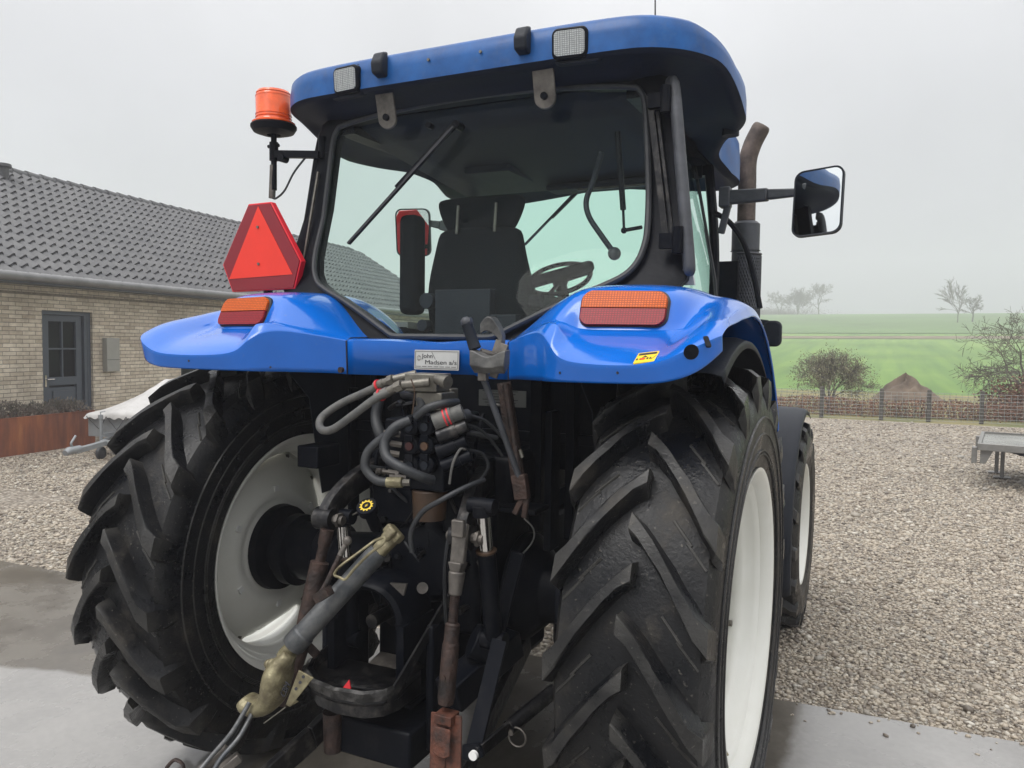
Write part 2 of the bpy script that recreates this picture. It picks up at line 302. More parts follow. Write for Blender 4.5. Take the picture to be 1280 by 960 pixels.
# concrete, patchily wet, with shade under the tractor painted in
m, t, p, L = nodes('concrete_slab'); tc = N(t, 'ShaderNodeTexCoord'); sp_ = N(t, 'ShaderNodeSeparateXYZ'); L(tc.outputs['Object'], sp_.inputs[0])
n1 = N(t, 'ShaderNodeTexNoise'); n1.inputs['Scale'].default_value = 1.3; n1.inputs['Detail'].default_value = 10; n1.inputs['Roughness'].default_value = .62; L(tc.outputs['Object'], n1.inputs[0])
n2 = N(t, 'ShaderNodeTexNoise'); n2.inputs['Scale'].default_value = 38; n2.inputs['Detail'].default_value = 6; L(tc.outputs['Object'], n2.inputs[0])
# wet band: between the tractor wheels' rear and the gravel, left of x = 1.25
def math_(op, a, b_=None, clamp=False):
    x = N(t, 'ShaderNodeMath', operation=op, use_clamp=clamp)
    for i_, v_ in ((0, a), (1, b_)):
        if v_ is None: continue
        if isinstance(v_, (int, float)): x.inputs[i_].default_value = v_
        else: L(v_, x.inputs[i_])
    return x.outputs[0]
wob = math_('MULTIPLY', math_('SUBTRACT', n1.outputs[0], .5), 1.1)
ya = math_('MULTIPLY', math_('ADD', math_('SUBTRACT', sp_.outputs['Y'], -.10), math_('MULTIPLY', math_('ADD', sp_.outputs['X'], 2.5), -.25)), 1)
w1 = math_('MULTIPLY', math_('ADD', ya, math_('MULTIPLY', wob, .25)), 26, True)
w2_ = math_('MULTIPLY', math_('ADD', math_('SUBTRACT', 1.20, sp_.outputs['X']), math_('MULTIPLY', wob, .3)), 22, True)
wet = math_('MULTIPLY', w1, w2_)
under_shade = math_('MULTIPLY', math_('MULTIPLY', math_('ADD', math_('ADD', sp_.outputs['Y'], 1.05), math_('MULTIPLY', wob, .5)), 9, True), math_('MULTIPLY', math_('ADD', math_('ADD', sp_.outputs['X'], .95), math_('MULTIPLY', wob, .4)), 9, True))  # under the tractor: wet colour also painted in for the shade there
wet = math_('MAXIMUM', wet, math_('MULTIPLY', under_shade, w2_))  # mask holds real wet and the painted shade together
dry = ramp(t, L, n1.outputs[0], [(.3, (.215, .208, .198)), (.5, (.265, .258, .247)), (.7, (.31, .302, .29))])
wet_shade_col = ramp(t, L, n1.outputs[0], [(.3, (.072, .064, .053)), (.5, (.118, .106, .089)), (.7, (.165, .150, .128))])
cc = mixc(t, L, wet, dry.outputs[0], wet_shade_col.outputs[0]); sp2 = ramp(t, L, n2.outputs[0], [(.35, (.95, .95, .95)), (.62, (1.03, 1.03, 1.03))])
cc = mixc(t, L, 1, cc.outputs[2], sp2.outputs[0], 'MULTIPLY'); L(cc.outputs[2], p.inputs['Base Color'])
rr = ramp(t, L, n1.outputs[0], [(.42, (.13,)*3), (.62, (.42,)*3)]); L(rr.outputs[0], p.inputs['Roughness'])
b = N(t, 'ShaderNodeBump'); b.inputs['Strength'].default_value = .05; b.inputs['Distance'].default_value = .01; L(n2.outputs[0], b.inputs['Height']); L(b.outputs[0], p.inputs['Normal'])
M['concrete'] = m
# field
m, t, p, L = nodes('winter_crop_field'); tc = N(t, 'ShaderNodeTexCoord'); sp_ = N(t, 'ShaderNodeSeparateXYZ'); L(tc.outputs['Object'], sp_.inputs[0])
n1 = N(t, 'ShaderNodeTexNoise'); n1.inputs['Scale'].default_value = .06; n1.inputs['Detail'].default_value = 7; L(tc.outputs['Object'], n1.inputs[0])
mp = N(t, 'ShaderNodeMapping'); mp.inputs['Rotation'].default_value = (0, 0, R(12)); mp.inputs['Scale'].default_value = (1.6, .06, 1); L(tc.outputs['Object'], mp.inputs[0])
n2 = N(t, 'ShaderNodeTexNoise'); n2.inputs['Scale'].default_value = .8; n2.inputs['Detail'].default_value = 3; L(mp.outputs[0], n2.inputs[0])
g1 = ramp(t, L, n1.outputs[0], [(.30, (.085, .150, .030)), (.5, (.110, .205, .036)), (.7, (.155, .245, .050))])
g2 = ramp(t, L, n2.outputs[0], [(.3, (.72, .80, .80)), (.7, (1.18, 1.12, 1.0))]); gg = mixc(t, L, 1, g1.outputs[0], g2.outputs[0], 'MULTIPLY')
L(gg.outputs[2], p.inputs['Base Color']); p.inputs['Roughness'].default_value = .9; M['field'] = m
M['field_far'] = mat('upper_field_crop', (.085, .150, .045), .9, var=.18, vscale=.05)
M['soil'] = mat('bare_soil', (.085, .060, .042), .95, bump=1, bscale=5, col2=(.15, .11, .075), var=.25, vscale=1.2)
M['track'] = mat('track_stubble', (.15, .11, .07), .95, var=.3, vscale=.3)
M['rough_grass'] = mat('rough_yellow_grass', (.14, .16, .05), .95, bump=.6, bscale=10, col2=(.24, .20, .09), var=.3, vscale=.8)

# terrain: flat yard, then a hillside that climbs to a crest
def hz(x, y):
    q = y+.05*x
    if q < 30: return -.004
    if q < 110: s = (q-30)/80; return -.004+2.9*(s*s*(1.6-.6*s))
    if q < 118: return 2.9+(q-110)*.085
    s = min(1, (q-118)/125); z = 3.58+7.3*(1-(1-s)**1.35)
    if q > 243: z -= ((q-243)/200)**2*14
    return z
def sheet(name, xs, ys, mt, dz=0, zf=hz, kind='structure'):
    mb = MB(); mb.grid([[(x, y(x) if callable(y) else y, zf(x, y(x) if callable(y) else y)+dz) for x in xs] for y in ys]); o = mb.build(name, mt, None, recalc=False); tag(o, kind=kind); return o
XS = np.concatenate([np.linspace(-900, -70, 30), np.linspace(-60, 60, 61), np.linspace(70, 900, 30)])
YS = np.concatenate([np.linspace(-600, -20, 12), np.linspace(-10, 30, 21), np.linspace(33, 260, 100), np.linspace(270, 700, 30)])
sheet('ground', XS, YS, 'field', -.03)
sheet('gravel_yard', np.linspace(-45, 45, 10), [lambda x: slab_y(x)-.35, 5, 10, 14, 18.05], 'gravel', .010, lambda x, y: 0)
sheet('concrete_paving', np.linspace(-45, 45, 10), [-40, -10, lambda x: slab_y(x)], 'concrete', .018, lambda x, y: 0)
sheet('verge', np.linspace(-60, 60, 25), [18.05, 20, 24, 28.5, 31], 'rough_grass', .004, lambda x, y: 0 if y < 25 else hz(x, y))
sheet('upper_field', XS, list(np.linspace(119, 260, 60))+list(np.linspace(264, 600, 12)), 'field_far', .05)
sheet('field_track', np.linspace(-300, 300, 121), [lambda x: 108.5+2*math.sin(x*.03), lambda x: 111, lambda x: 113.5+1.0*math.sin(x*.05)], 'track', .03)
mb = MB(); pts = [(-5.2+.5*math.sin(i*.3)-i*.62-.006*i*i, 31+i*2.6) for i in range(31)]
mb.grid([[(x-.5, y, hz(x, y)+.03) for x, y in pts], [(x+.5, y, hz(x, y)+.03) for x, y in pts]]); tag(mb.build('path', 'track', None, recalc=False), kind='structure')

# loose stones of the yard that can be told apart
def stones():
    bm = bmesh.new(); bmesh.ops.create_icosphere(bm, subdivisions=1, radius=1); V0 = np.array([v.co[:] for v in bm.verts]); F0 = np.array([[v.index for v in f.verts] for f in bm.faces]); bm.free()
    P = []; S_ = []
    def scatter(x0, x1, y0, y1, dens, size, ok):
        n = int((x1-x0)*(y1-y0)*dens); q = np.c_[rng.uniform(x0, x1, n), rng.uniform(y0, y1, n)]; q = q[ok(q)]; P.append(q); S_.append(size*np.exp(rng.normal(0, .35, len(q))))
    above = lambda q: q[:, 1] > 1.30+.045*q[:, 0]
    scatter(.2, 4.8, 1.2, 3.4, 3500, .0086, above)
    scatter(.2, 6.5, 3.4, 5.6, 2300, .0104, lambda q: q[:, 0] < q[:, 1]*.9+1.6)
    scatter(.5, 8, 5.6, 8.4, 1200, .0125, lambda q: q[:, 0] < q[:, 1]*.9+1.6)
    scatter(.3, 10, 8.4, 11.5, 560, .0145, above)
    scatter(.0, 12, 11.5, 17.8, 200, .017, above)
    scatter(-6.5, -3.0, 1.0, 4.2, 1500, .0108, lambda q: above(q) & (q[:, 0] < -3.2))
    scatter(-10.1, -4.5, 3, 8.6, 950, .0125, above)
    scatter(-3.2, .6, 1.15, 3.4, 700, .0120, above)
    # strays on the concrete next to the edge
    scatter(1, 5, .9, 1.6, 160, .008, lambda q: (~above(q)) & (rng.random(len(q)) < np.exp(-(1.3+.045*q[:, 0]-q[:, 1])/.10)))
    P = np.concatenate(P); s = np.concatenate(S_); n = len(P)
    a = rng.uniform(0, 6.283, n); sc = np.c_[s*rng.uniform(.9, 1.5, n), s*rng.uniform(.65, 1.0, n), s*rng.uniform(.4, .75, n)]
    V = V0[None]*(1+rng.normal(0, .13, (n, 12, 1)))*sc[:, None]
    tl = rng.normal(0, .3, n); ct, st = np.cos(tl)[:, None], np.sin(tl)[:, None]; V = np.stack([V[..., 0], V[..., 1]*ct-V[..., 2]*st, V[..., 1]*st+V[..., 2]*ct], -1)
    ca, sa = np.cos(a)[:, None], np.sin(a)[:, None]; V = np.stack([V[..., 0]*ca-V[..., 1]*sa, V[..., 0]*sa+V[..., 1]*ca, V[..., 2]], -1)
    on = P[:, 1] > 1.30+.045*P[:, 0]
    V += np.c_[P, np.where(on, .010, .018)+sc[:, 2]*.45][:, None]
    F = (F0[None]+(np.arange(n)*12)[:, None, None]).reshape(-1, 3)
    me = bpy.data.meshes.new('loose_gravel'); me.vertices.add(n*12); me.vertices.foreach_set('co', V.astype(np.float32).ravel())
    me.loops.add(len(F)*3); me.loops.foreach_set('vertex_index', F.astype(np.int32).ravel()); me.polygons.add(len(F)); me.polygons.foreach_set('loop_start', np.arange(len(F), dtype=np.int32)*3)
    me.polygons.foreach_set('use_smooth', np.ones(len(F), bool)); me.update(); me.validate()
    at = me.attributes.new('tone', 'FLOAT', 'POINT'); at.data.foreach_set('value', np.repeat(rng.random(n), 12).astype(np.float32))
    m, t, p, L = nodes('pebble'); A = N(t, 'ShaderNodeAttribute', attribute_name='tone')
    r = ramp(t, L, A.outputs['Fac'], [(0, (.10, .084, .068)), (.15, (.19, .158, .125)), (.35, (.31, .26, .20)), (.5, (.25, .232, .20)), (.65, (.40, .345, .27)), (.82, (.35, .30, .235)), (.95, (.42, .38, .31)), (1, (.50, .47, .41))])
    L(r.outputs[0], p.inputs['Base Color']); p.inputs['Roughness'].default_value = .5
    me.materials.append(m); o = bpy.data.objects.new('loose_gravel', me); S.collection.objects.link(o); tag(o, 'loose brown and grey stones covering the yard', 'gravel', kind='stuff')
stones()

# ------------------------------------------------------------------ house (local x along the wall, local y into the house)
HA = math.atan2(.99118, -.13254); HO = (-10.176, 4.39, 0)
m, t, p, L = nodes('pale_long_brick'); tc = N(t, 'ShaderNodeTexCoord'); sp_ = N(t, 'ShaderNodeSeparateXYZ'); cb = N(t, 'ShaderNodeCombineXYZ'); L(tc.outputs['Object'], sp_.inputs[0])
ax_ = N(t, 'ShaderNodeMath', operation='ADD'); L(sp_.outputs[0], ax_.inputs[0]); L(sp_.outputs[1], ax_.inputs[1]); L(ax_.outputs[0], cb.inputs[0]); L(sp_.outputs[2], cb.inputs[1])
bk = N(t, 'ShaderNodeTexBrick'); bk.inputs['Scale'].default_value = 1; bk.inputs['Brick Width'].default_value = .24; bk.inputs['Row Height'].default_value = .067; bk.inputs['Mortar Size'].default_value = .006; bk.inputs['Mortar Smooth'].default_value = .3; bk.inputs['Bias'].default_value = .0
bk.inputs['Color1'].default_value = (.64, .575, .47, 1); bk.inputs['Color2'].default_value = (.45, .385, .30, 1); bk.inputs['Mortar'].default_value = (.27, .25, .215, 1); L(cb.outputs[0], bk.inputs[0])
n1 = N(t, 'ShaderNodeTexNoise'); n1.inputs['Scale'].default_value = 1.1; n1.inputs['Detail'].default_value = 6; L(tc.outputs['Object'], n1.inputs[0]); r1 = ramp(t, L, n1.outputs[0], [(.3, (.74, .72, .68)), (.7, (1.15, 1.14, 1.12))])
n2 = N(t, 'ShaderNodeTexNoise'); n2.inputs['Scale'].default_value = 14; n2.inputs['Detail'].default_value = 3; L(tc.outputs['Object'], n2.inputs[0]); r2 = ramp(t, L, n2.outputs[0], [(.3, (.85,)*3), (.7, (1.12,)*3)])
q = mixc(t, L, 1, bk.outputs[0], r1.outputs[0], 'MULTIPLY'); q = mixc(t, L, 1, q.outputs[2], r2.outputs[0], 'MULTIPLY'); L(q.outputs[2], p.inputs['Base Color']); p.inputs['Roughness'].default_value = .85
b = N(t, 'ShaderNodeBump', invert=True); b.inputs['Distance'].default_value = .01; L(bk.outputs['Fac'], b.inputs['Height']); L(b.outputs[0], p.inputs['Normal']); M['brick'] = m
M['tile'] = mat('grey_pantile', (.046, .048, .053), .5, bump=.1, bscale=30, col2=(.092, .092, .094), var=.12, vscale=2.5)
M['zinc'] = mat('zinc_gutter', (.20, .20, .20), .4, .5, var=.15, vscale=4)
M['joinery'] = mat('blue_grey_joinery', (.050, .062, .078), .4, var=.06, vscale=5)
M['cabinet'] = mat('stone_grey_cabinet', (.27, .265, .235), .5, var=.05)
house = empty('brick_house', HO, HA, label='long single-storey pale brick house with grey pantile roof on the left', cat='house')
W = .95; S0, S1 = -9, 19
op = [(1.58, 2.62, -.1, 2.235), (4.86, 6.1, .0, 2.215), (9.2, 10.4, .8, 2.2), (13, 14.2, .8, 2.2)]
mb = MB(); x = S0
for a, b_, z0, z1 in op:
    mb.box(((x+a)/2, W+.15, 1.3), (a-x, .3, 2.74)); mb.box(((a+b_)/2, W+.15, (z1+2.67)/2), (b_-a, .3, 2.67-z1))
    if z0 > 0: mb.box(((a+b_)/2, W+.15, (z0-.07)/2), (b_-a, .3, z0+.07))
    x = b_
mb.box(((x+S1)/2, W+.15, 1.3), (S1-x, .3, 2.74)); mb.box(((S0+S1)/2, W+7.3, 1.3), (S1-S0, .3, 2.74))
for xe in (S0+.15, S1-.15):
    mb.box((xe, W+3.72, 1.3), (.3, 6.85, 2.74)); mb.prism([(xe-.15, W, 2.671), (xe-.15, W+7.4, 2.671), (xe-.15, W+3.7, 5.02)], (.3, 0, 0))
mb.build('wall', 'brick', house, smooth=False)
mb = MB()    # string course of dark brickwork under the eaves
mb.box(((S0+S1)/2, W-.008, 2.50), (S1-S0, .015, .035)); mb.build('frieze', mat('dark_brick_course', (.20, .17, .13), .9, var=.3, vscale=20), house)
# pantiles
def pantiles():
    YE, YR, ZE, ZR = W-.42, W+3.70, 2.72, 5.24; tw, nc = .212, 15; mb = MB()
    xs = []; nx = int((S1-S0+.6)/tw)
    prof = [(0, -.004), (.10, .014), (.22, .044), (.34, .058), (.46, .044), (.56, .010), (.66, -.014), (.85, -.020)]
    for i in range(nx): xs += [(S0-.3+(i+a)*tw, h) for a, h in prof]
    sl = Vector((0, YR-YE, ZR-ZE)).normalized(); nn = Vector((0, -sl.z, sl.y)); Lg = math.hypot(YR-YE, ZR-ZE)
    rows = []
    for c in range(nc):
        for u, lift in ((0, -.006), (0.001, .040), (.5, .020), (.999, .000)):
            q = Vector((0, YE, ZE))+sl*((c+u)*Lg/nc)+nn*lift
            rows.append([(x+(.018*h_/.044 if False else 0), q.y+nn.y*h_, q.z+nn.z*h_) for x, h_ in xs])
    mb.grid(rows)
    o = mb.build('roof', 'tile', house, recalc=False, ang=50)
    mb = MB(); mb.poly([(S0-.3, YR, ZR-.05), (S1+.3, YR, ZR-.05), (S1+.3, 2*YR-YE, ZE-.05), (S0-.3, 2*YR-YE, ZE-.05)], [(0, 1, 2, 3)]); mb.poly([(S0-.3, YE, ZE-.03), (S1+.3, YE, ZE-.03), (S1+.3, YR, ZR-.06), (S0-.3, YR, ZR-.06)], [(0, 1, 2, 3)])
    mb.build('rear_roof', 'tile', house, recalc=False)
    mb = MB(); n = int((S1-S0)/.36)
    for i in range(n):
        x = S0-.2+i*.36; mb.tube([(x, YR, ZR+.0), (x+.39, YR, ZR-.012)], [.118, .100], 12, caps=True)
    mb.build('ridge_tile', 'tile', o)
    mb = MB(); mb.tube([(3.62, YR-.42, ZR-.35), (3.62, YR-.42, ZR+.0)], .11, 14); mb.tube([(3.62, YR-.42, ZR-.02), (3.62, YR-.42, ZR+.05)], [.16, .15], 14); mb.box((3.62, YR-.45, ZR-.26), (.36, .4, .06), (R(33), 0, 0)); mb.build('roof_vent', 'tile', o, bevel=.01)
    mb = MB(); mb.lathe((S0-.3, YE-.02, ZE+.01), (1, 0, 0), [(0, .075), (S1-S0+.6, .075)], 16, a0=0, a1=2*math.pi); g = mb.build('gutter', 'zinc', house)
    mb = MB(); mb.box(((S0+S1)/2, YE+.20, ZE-.075), (S1-S0+.5, .40, .03)); mb.build('soffit', 'joinery', house)
pantiles()
def leaf_frame(name, a, b_, z0, z1, door):
    mb = MB(); d = .07; y = W+.10
    for bx in (((a+d/2), y, (z0+z1)/2, d, z1-z0), ((b_-d/2), y, (z0+z1)/2, d, z1-z0)): mb.box(bx[:3], (bx[3], .1, bx[4]))
    mb.box(((a+b_)/2, y, z1-d/2), (b_-a-2*d, .1, d)); fr = mb.build('door_frame' if door else 'window_frame', 'joinery', None, smooth=False, bevel=.004)
    return fr
# door
a, b_, z0, z1 = op[0]
dr = MB(); y = W+.12; ix0, ix1 = a+.075, b_-.16
for bb in ((ix0+.06, .12, z0+.1, z1-.08), (ix1-.06, .12, z0+.1, z1-.08)): dr.box((bb[0], y, (bb[2]+bb[3])/2), (bb[1], .06, bb[3]-bb[2]))
dr.box(((ix0+ix1)/2, y, z1-.13), (ix1-ix0-.24, .06, .10)); dr.box(((ix0+ix1)/2, y, 1.02), (ix1-ix0-.24, .06, .14)); dr.box(((ix0+ix1)/2, y+.01, .52), (ix1-ix0-.24, .04, .78)); dr.box(((ix0+ix1)/2, y-.022, .52), (ix1-ix0-.40, .02, .66))
dr.box(((ix0+ix1)/2, y-.004, 1.60), (.028, .05, 1.02)); dr.box(((ix0+ix1)/2, y-.006, 1.58), (ix1-ix0-.24, .05, .028))
door = dr.build('door', 'joinery', house, smooth=False, bevel=.004)
mb = MB(); mb.box(((ix0+ix1)/2, y+.012, 1.6), (ix1-ix0-.24, .012, 1.1)); mb.build('door_pane', 'house_glass', door)
mb = MB(); mb.tube([(ix0+.05, y-.03, 1.06), (ix0+.05, y-.075, 1.06), (ix0+.19, y-.075, 1.06)], .011, 8); mb.box((ix0+.05, y-.034, 1.03), (.035, .012, .20)); mb.build('handle', 'chrome', door)
f_ = leaf_frame('door', a, b_, z0, z1, True); f_.parent = house
mb = MB(); mb.box((b_-.11, W+.10, (z0+z1)/2), (.06, .10, z1-z0-.01)); mb.build('side_post', 'joinery', f_)
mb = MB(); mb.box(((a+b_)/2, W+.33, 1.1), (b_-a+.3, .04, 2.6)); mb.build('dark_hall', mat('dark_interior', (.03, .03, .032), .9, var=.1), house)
for a, b_, z0, z1 in op[1:]:
    fr = leaf_frame('w', a, b_, z0, z1, False); fr.parent = house
    mb = MB(); mb.box(((a+b_)/2, W+.10, z0+.04), (b_-a-.14, .1, .08)); mb.box(((a+b_)/2, W+.10, (z0+z1)/2), (.06, .08, z1-z0-.15)); mb.box(((a+b_)/2, W+.098, z1-.75), (b_-a-.14, .06, .03)); mb.build('sash', 'joinery', fr, smooth=False)
    mb = MB(); mb.box(((a+b_)/2, W+.13, (z0+z1)/2), (b_-a-.14, .012, z1-z0-.1)); mb.build('pane', 'house_glass', fr)
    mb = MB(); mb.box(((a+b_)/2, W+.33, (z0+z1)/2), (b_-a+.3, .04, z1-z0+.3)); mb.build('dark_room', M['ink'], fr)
mb = MB(); mb.box((2.98, W-.055, 1.47), (.30, .11, .62)); cab_ = mb.build('meter_cabinet', 'cabinet', house, bevel=.008); mb = MB(); mb.box((2.98, W-.114, 1.38), (.28, .006, .005)); mb.build('cabinet_seam', 'ink', cab_)
mb = MB(); mb.box((3.90, W-.012, 1.76), (.10, .022, .16)); mb.tube([(3.90, W-.02, 1.78), (3.90, W-.10, 1.80), (3.90, W-.16, 1.77)], .014, 8); mb.lathe((3.90, W-.17, 1.80), (0, 0, -1), [(0, .02), (.02, .06), (.05, .085), (.05, .045), (.15, .04), (.16, .0)], 16); mb.lathe((3.86, W-.09, 1.72), (0, 0, -1), [(0, .0), (0, .04), (.08, .045), (.1, 0)], 12); mb.build('wall_lamp', 'black', house)

# corten planter and heather
def corten():
    m, t, p, L = nodes('corten_steel'); tc = N(t, 'ShaderNodeTexCoord'); mp = N(t, 'ShaderNodeMapping'); mp.inputs['Scale'].default_value = (3, 3, .5); L(tc.outputs['Object'], mp.inputs[0])
    n = N(t, 'ShaderNodeTexNoise'); n.inputs['Scale'].default_value = 1.6; n.inputs['Detail'].default_value = 9; n.inputs['Roughness'].default_value = .65; L(mp.outputs[0], n.inputs[0])
    r = ramp(t, L, n.outputs[0], [(.3, (.085, .032, .022)), (.48, (.19, .062, .030)), (.6, (.27, .088, .034)), (.75, (.36, .14, .05))]); L(r.outputs[0], p.inputs['Base Color']); p.inputs['Roughness'].default_value = .75; return m
M['corten'] = corten()
pr = empty('rusty_planter', HO, HA, label='long rusty steel planter box in front of the brick house', cat='planter')
mb = MB(); X0, X1, T = -4.0, 1.72, .012
for c, d in ((((X0+X1)/2, T/2, .285), (X1-X0, T, .57)), (((X0+X1)/2, .62, .285), (X1-X0, T, .57)), ((X0+T/2, .31, .285), (T, .62-T, .57)), ((X1-T/2, .31, .285), (T, .62-T, .57))): mb.box(c, d)
for c, d in ((((X0+X1)/2, .02, .572), (X1-X0, .05, .006)),): mb.box(c, d)
mb.build('steel_side', 'corten', pr, smooth=False)
mb = MB(); mb.box(((X0+X1)/2, .31, .25), (X1-X0-.03, .59, .5)); mb.build('soil_fill', 'soil', pr)
def leafcloud(n, fn, size, asp=.5):
    """n small leaf quads, fn(i) -> (point, normal-ish)"""
    V = []; F = []
    for i in range(n):
        c, dr_ = fn(i); a = Vector(dr_).normalized(); b_ = a.cross(Vector((random.gauss(0, 1), random.gauss(0, 1), random.gauss(0, 1)))).normalized(); s_ = size*random.uniform(.6, 1.4); c = Vector(c)
        k = len(V); V += [c-b_*s_*asp*.5, c+a*s_*.5, c+b_*s_*asp*.5, c-a*s_*.5]; F.append((k, k+1, k+2, k+3))
    mb = MB(); mb.v = [tuple(v) for v in V]; mb.f = F; return mb
M['heather'] = mat('heather_leaf', (.12, .115, .085), .8, col2=(.22, .18, .15), var=.3, vscale=6)
M['twig'] = mat('grey_twig', (.11, .095, .085), .8, var=.3, vscale=8)
hx = [-3.7, -3.2, -2.7, -2.2, -1.75, -1.3, -.85, -.42, 0.0, .42, .85, 1.22, 1.5]
hd = ['first', 'low grey-green', 'thin brownish', 'dense dark', 'ragged']
for i, x_ in enumerate(hx):
    o = empty('heather_shrub', Matrix.Rotation(HA, 3, 'Z') @ Vector((x_, .3, 0))+Vector(HO)+Vector((0, 0, .5)), HA, group='shrubs in the rusty planter')
    tag(o, 'small grey-green heather shrub growing in the rusty steel planter', 'shrub')
    rr_ = random.uniform(.24, .30); hh = random.uniform(.24, .36)
    def fn(k):
        u, v_, s_ = random.gauss(0, .55), random.gauss(0, .5), random.random()**.5
        u = max(-1, min(1, u)); v_ = max(-1, min(1, v_)); z_ = hh*s_*(1-.45*(u*u+v_*v_)); return (u*rr_*1.1, v_*rr_, z_+random.gauss(0, .02)), (random.gauss(u, .5), random.gauss(v_, .5), 1.1)
    leafcloud(900, fn, .045, .35).build('foliage', 'heather', o, smooth=False, recalc=False)
    mb = MB()
    for k in range(10): a = random.uniform(0, 6.28); mb.tube([(0, 0, 0), (math.cos(a)*rr_*.5, math.sin(a)*rr_*.5, hh*.55), (math.cos(a)*rr_*.8, math.sin(a)*rr_*.8, hh*.95)], [.006, .004, .002], 5)
    mb.build('stem', 'twig', o)

# ------------------------------------------------------------------ small covered trailer beside the planter
M['galv'] = mat('galvanised_steel', (.30, .315, .325), .5, .35, bump=.1, bscale=40, col2=(.22, .235, .245), var=.12, vscale=7)
tr = empty('small_trailer', (-8.74, 5.26, 0), R(107), label='small galvanised box trailer parked in front of the planter and house wall', cat='trailer')
mb = MB(); mb.box((1.05, 0, .47), (2.1, 1.02, .32)); mb.box((1.05, 0, .635), (2.14, 1.06, .03)); 
for k in range(4): mb.box((.25+k*.53, -.515, .47), (.03, .02, .32))
mb.build('box_body', 'galv', tr, bevel=.012)
mb = MB(); mb.bar((.5, -.35, .30), (-.35, -.03, .27), .06, .06); mb.bar((.5, .35, .30), (-.35, .03, .27), .06, .06); mb.bar((-.3, 0, .27), (-.95, 0, .23), .08, .07); mb.build('drawbar', 'galv', tr, bevel=.006)
mb = MB(); mb.tube([(-.85, 0, .25), (-1.06, 0, .25), (-1.14, 0, .23)], [.05, .055, .04], 12); cp = mb.build('coupling', 'galv', tr)
mb = MB(); mb.tube(spline([(-.98, 0, .28), (-1.02, 0, .34), (-.97, 0, .40), (-.93, 0, .44)]), .016, 8); mb.build('coupling_lever', 'galv', cp)
mb = MB(); mb.cyl((-.22, .14, .02+.15), (-.22, .14, .62), .024); mb.cyl((-.22, .14, .60), (-.22, .14, .66), .034); mb.tube([(-.22, .14, .66), (-.22, .14, .70), (-.12, .14, .70)], .008, 6); mb.bar((-.22, .14, .36), (.0, .08, .36), .05, .05); jw = mb.build('jockey_stand', 'galv', tr)
mb = MB(); mb.lathe((-.22, .11, .10), (0, 1, 0), [(0, 0), (0, .075), (.01, .09), (.06, .09), (.07, .075), (.07, 0)], 20); mb.build('jockey_wheel', 'hose_dark', jw)
for sy in (-.60, .60):
    mb = MB(); mb.lathe((1.15, sy-.07, .28), (0, 1, 0), [(0, .16), (0, .24), (.02, .28), (.12, .28), (.14, .24), (.14, .16)], 28); wh = mb.build('wheel', 'hose_dark', tr); mb = MB(); mb.lathe((1.15, sy-.05, .28), (0, 1, 0), [(0, 0), (0, .16), (.1, .16), (.1, 0)], 20); mb.build('rim', 'galv', wh)
M['tarp'] = mat('pale_grey_tarpaulin', (.40, .39, .375), .55, bump=.5, bscale=7, col2=(.50, .49, .475), var=.08, vscale=2.5)
mb = MB(); rows = []
for i in range(31):
    x_ = -.05+2.2*i/30; pk = min(1, (i/17))**1.1; ht = .69+.44*pk; row = []
    for j in range(27):
        v_ = -1+2*j/26; y_ = v_*.55; z_ = .655+(ht-.655)*(1-abs(v_))**.75+random.gauss(0, .005)+.012*math.sin(i*1.3+j*.9)*(1-abs(v_))
        if abs(v_) > .93: z_ = .60+.04*math.sin(i*.9)+random.gauss(0, .01); y_ = math.copysign(.54, v_)
        row.append((x_, y_, z_))
    rows.append(row)
rows.insert(0, [(r_[0]-.015, r_[1], .59+.025*math.sin(j*1.7)) for j, r_ in enumerate(rows[0])])
mb.grid(rows); tp = empty('tarpaulin', tr.location, R(107), label='pale grey tarpaulin tied over the load of the small trailer', cat='tarpaulin')
o = mb.build('cover', 'tarp', tp, sub=1, recalc=False)
mb = MB(); mb.tube([(-.075, .48, .62), (-.03, .30, .42), (-.075, .16, .62), (-.03, .02, .42), (-.075, -.16, .62), (-.03, -.3, .42), (-.075, -.46, .62)], .006, 5); mb.build('lashing_cord', 'ink', tp)

# ------------------------------------------------------------------ flatbed trailer on the right
A = bz_(1222, 557, .56); B = bz_(1213, 543, .56); Cc = bz_(1280, 561, .56)
dx = (Cc-A).normalized(); dy = Vector((-dx.y, dx.x, 0)); wid = max(1.7, (B-A).dot(dy))
fb = empty('flatbed_trailer', (A.x, A.y, 0), math.atan2(dx.y, dx.x), label='low grey flatbed trailer standing on the gravel near the wire fence', cat='trailer')
M['ally'] = mat('dull_aluminium', (.27, .265, .25), .45, .45, bump=.1, bscale=30, col2=(.18, .175, .165), var=.15, vscale=8)
M['wetdeck'] = mat('wet_plywood_deck', (.20, .20, .18), .22, var=.25, vscale=1.6)
Lf = 4.2
mb = MB(); mb.box((Lf/2, .02, .545), (Lf, .04, .09)); mb.box((Lf/2, wid-.02, .545), (Lf, .04, .09)); mb.box((.02, wid/2, .545), (.04, wid-.08, .09)); mb.box((Lf-.02, wid/2, .545), (.04, wid-.08, .09)); mb.build('side_rail', 'ally', fb, bevel=.006)
mb = MB(); mb.box((Lf/2, wid/2, .55), (Lf-.085, wid-.085, .03)); mb.build('deck', 'wetdeck', fb)
mb = MB(); mb.prism([(.03, .05, .499), (.17, .05, .499), (.09, .05, .33), (.03, .05, .33)], (0, .03, 0)); mb.build('corner_plate', 'ally', fb, bevel=.004)
for y_ in (.12, wid-.12): mb = MB(); mb.box((-.035, y_, .43), (.06, .12, .20)); mb.build('end_bracket', 'ally', fb, bevel=.004)
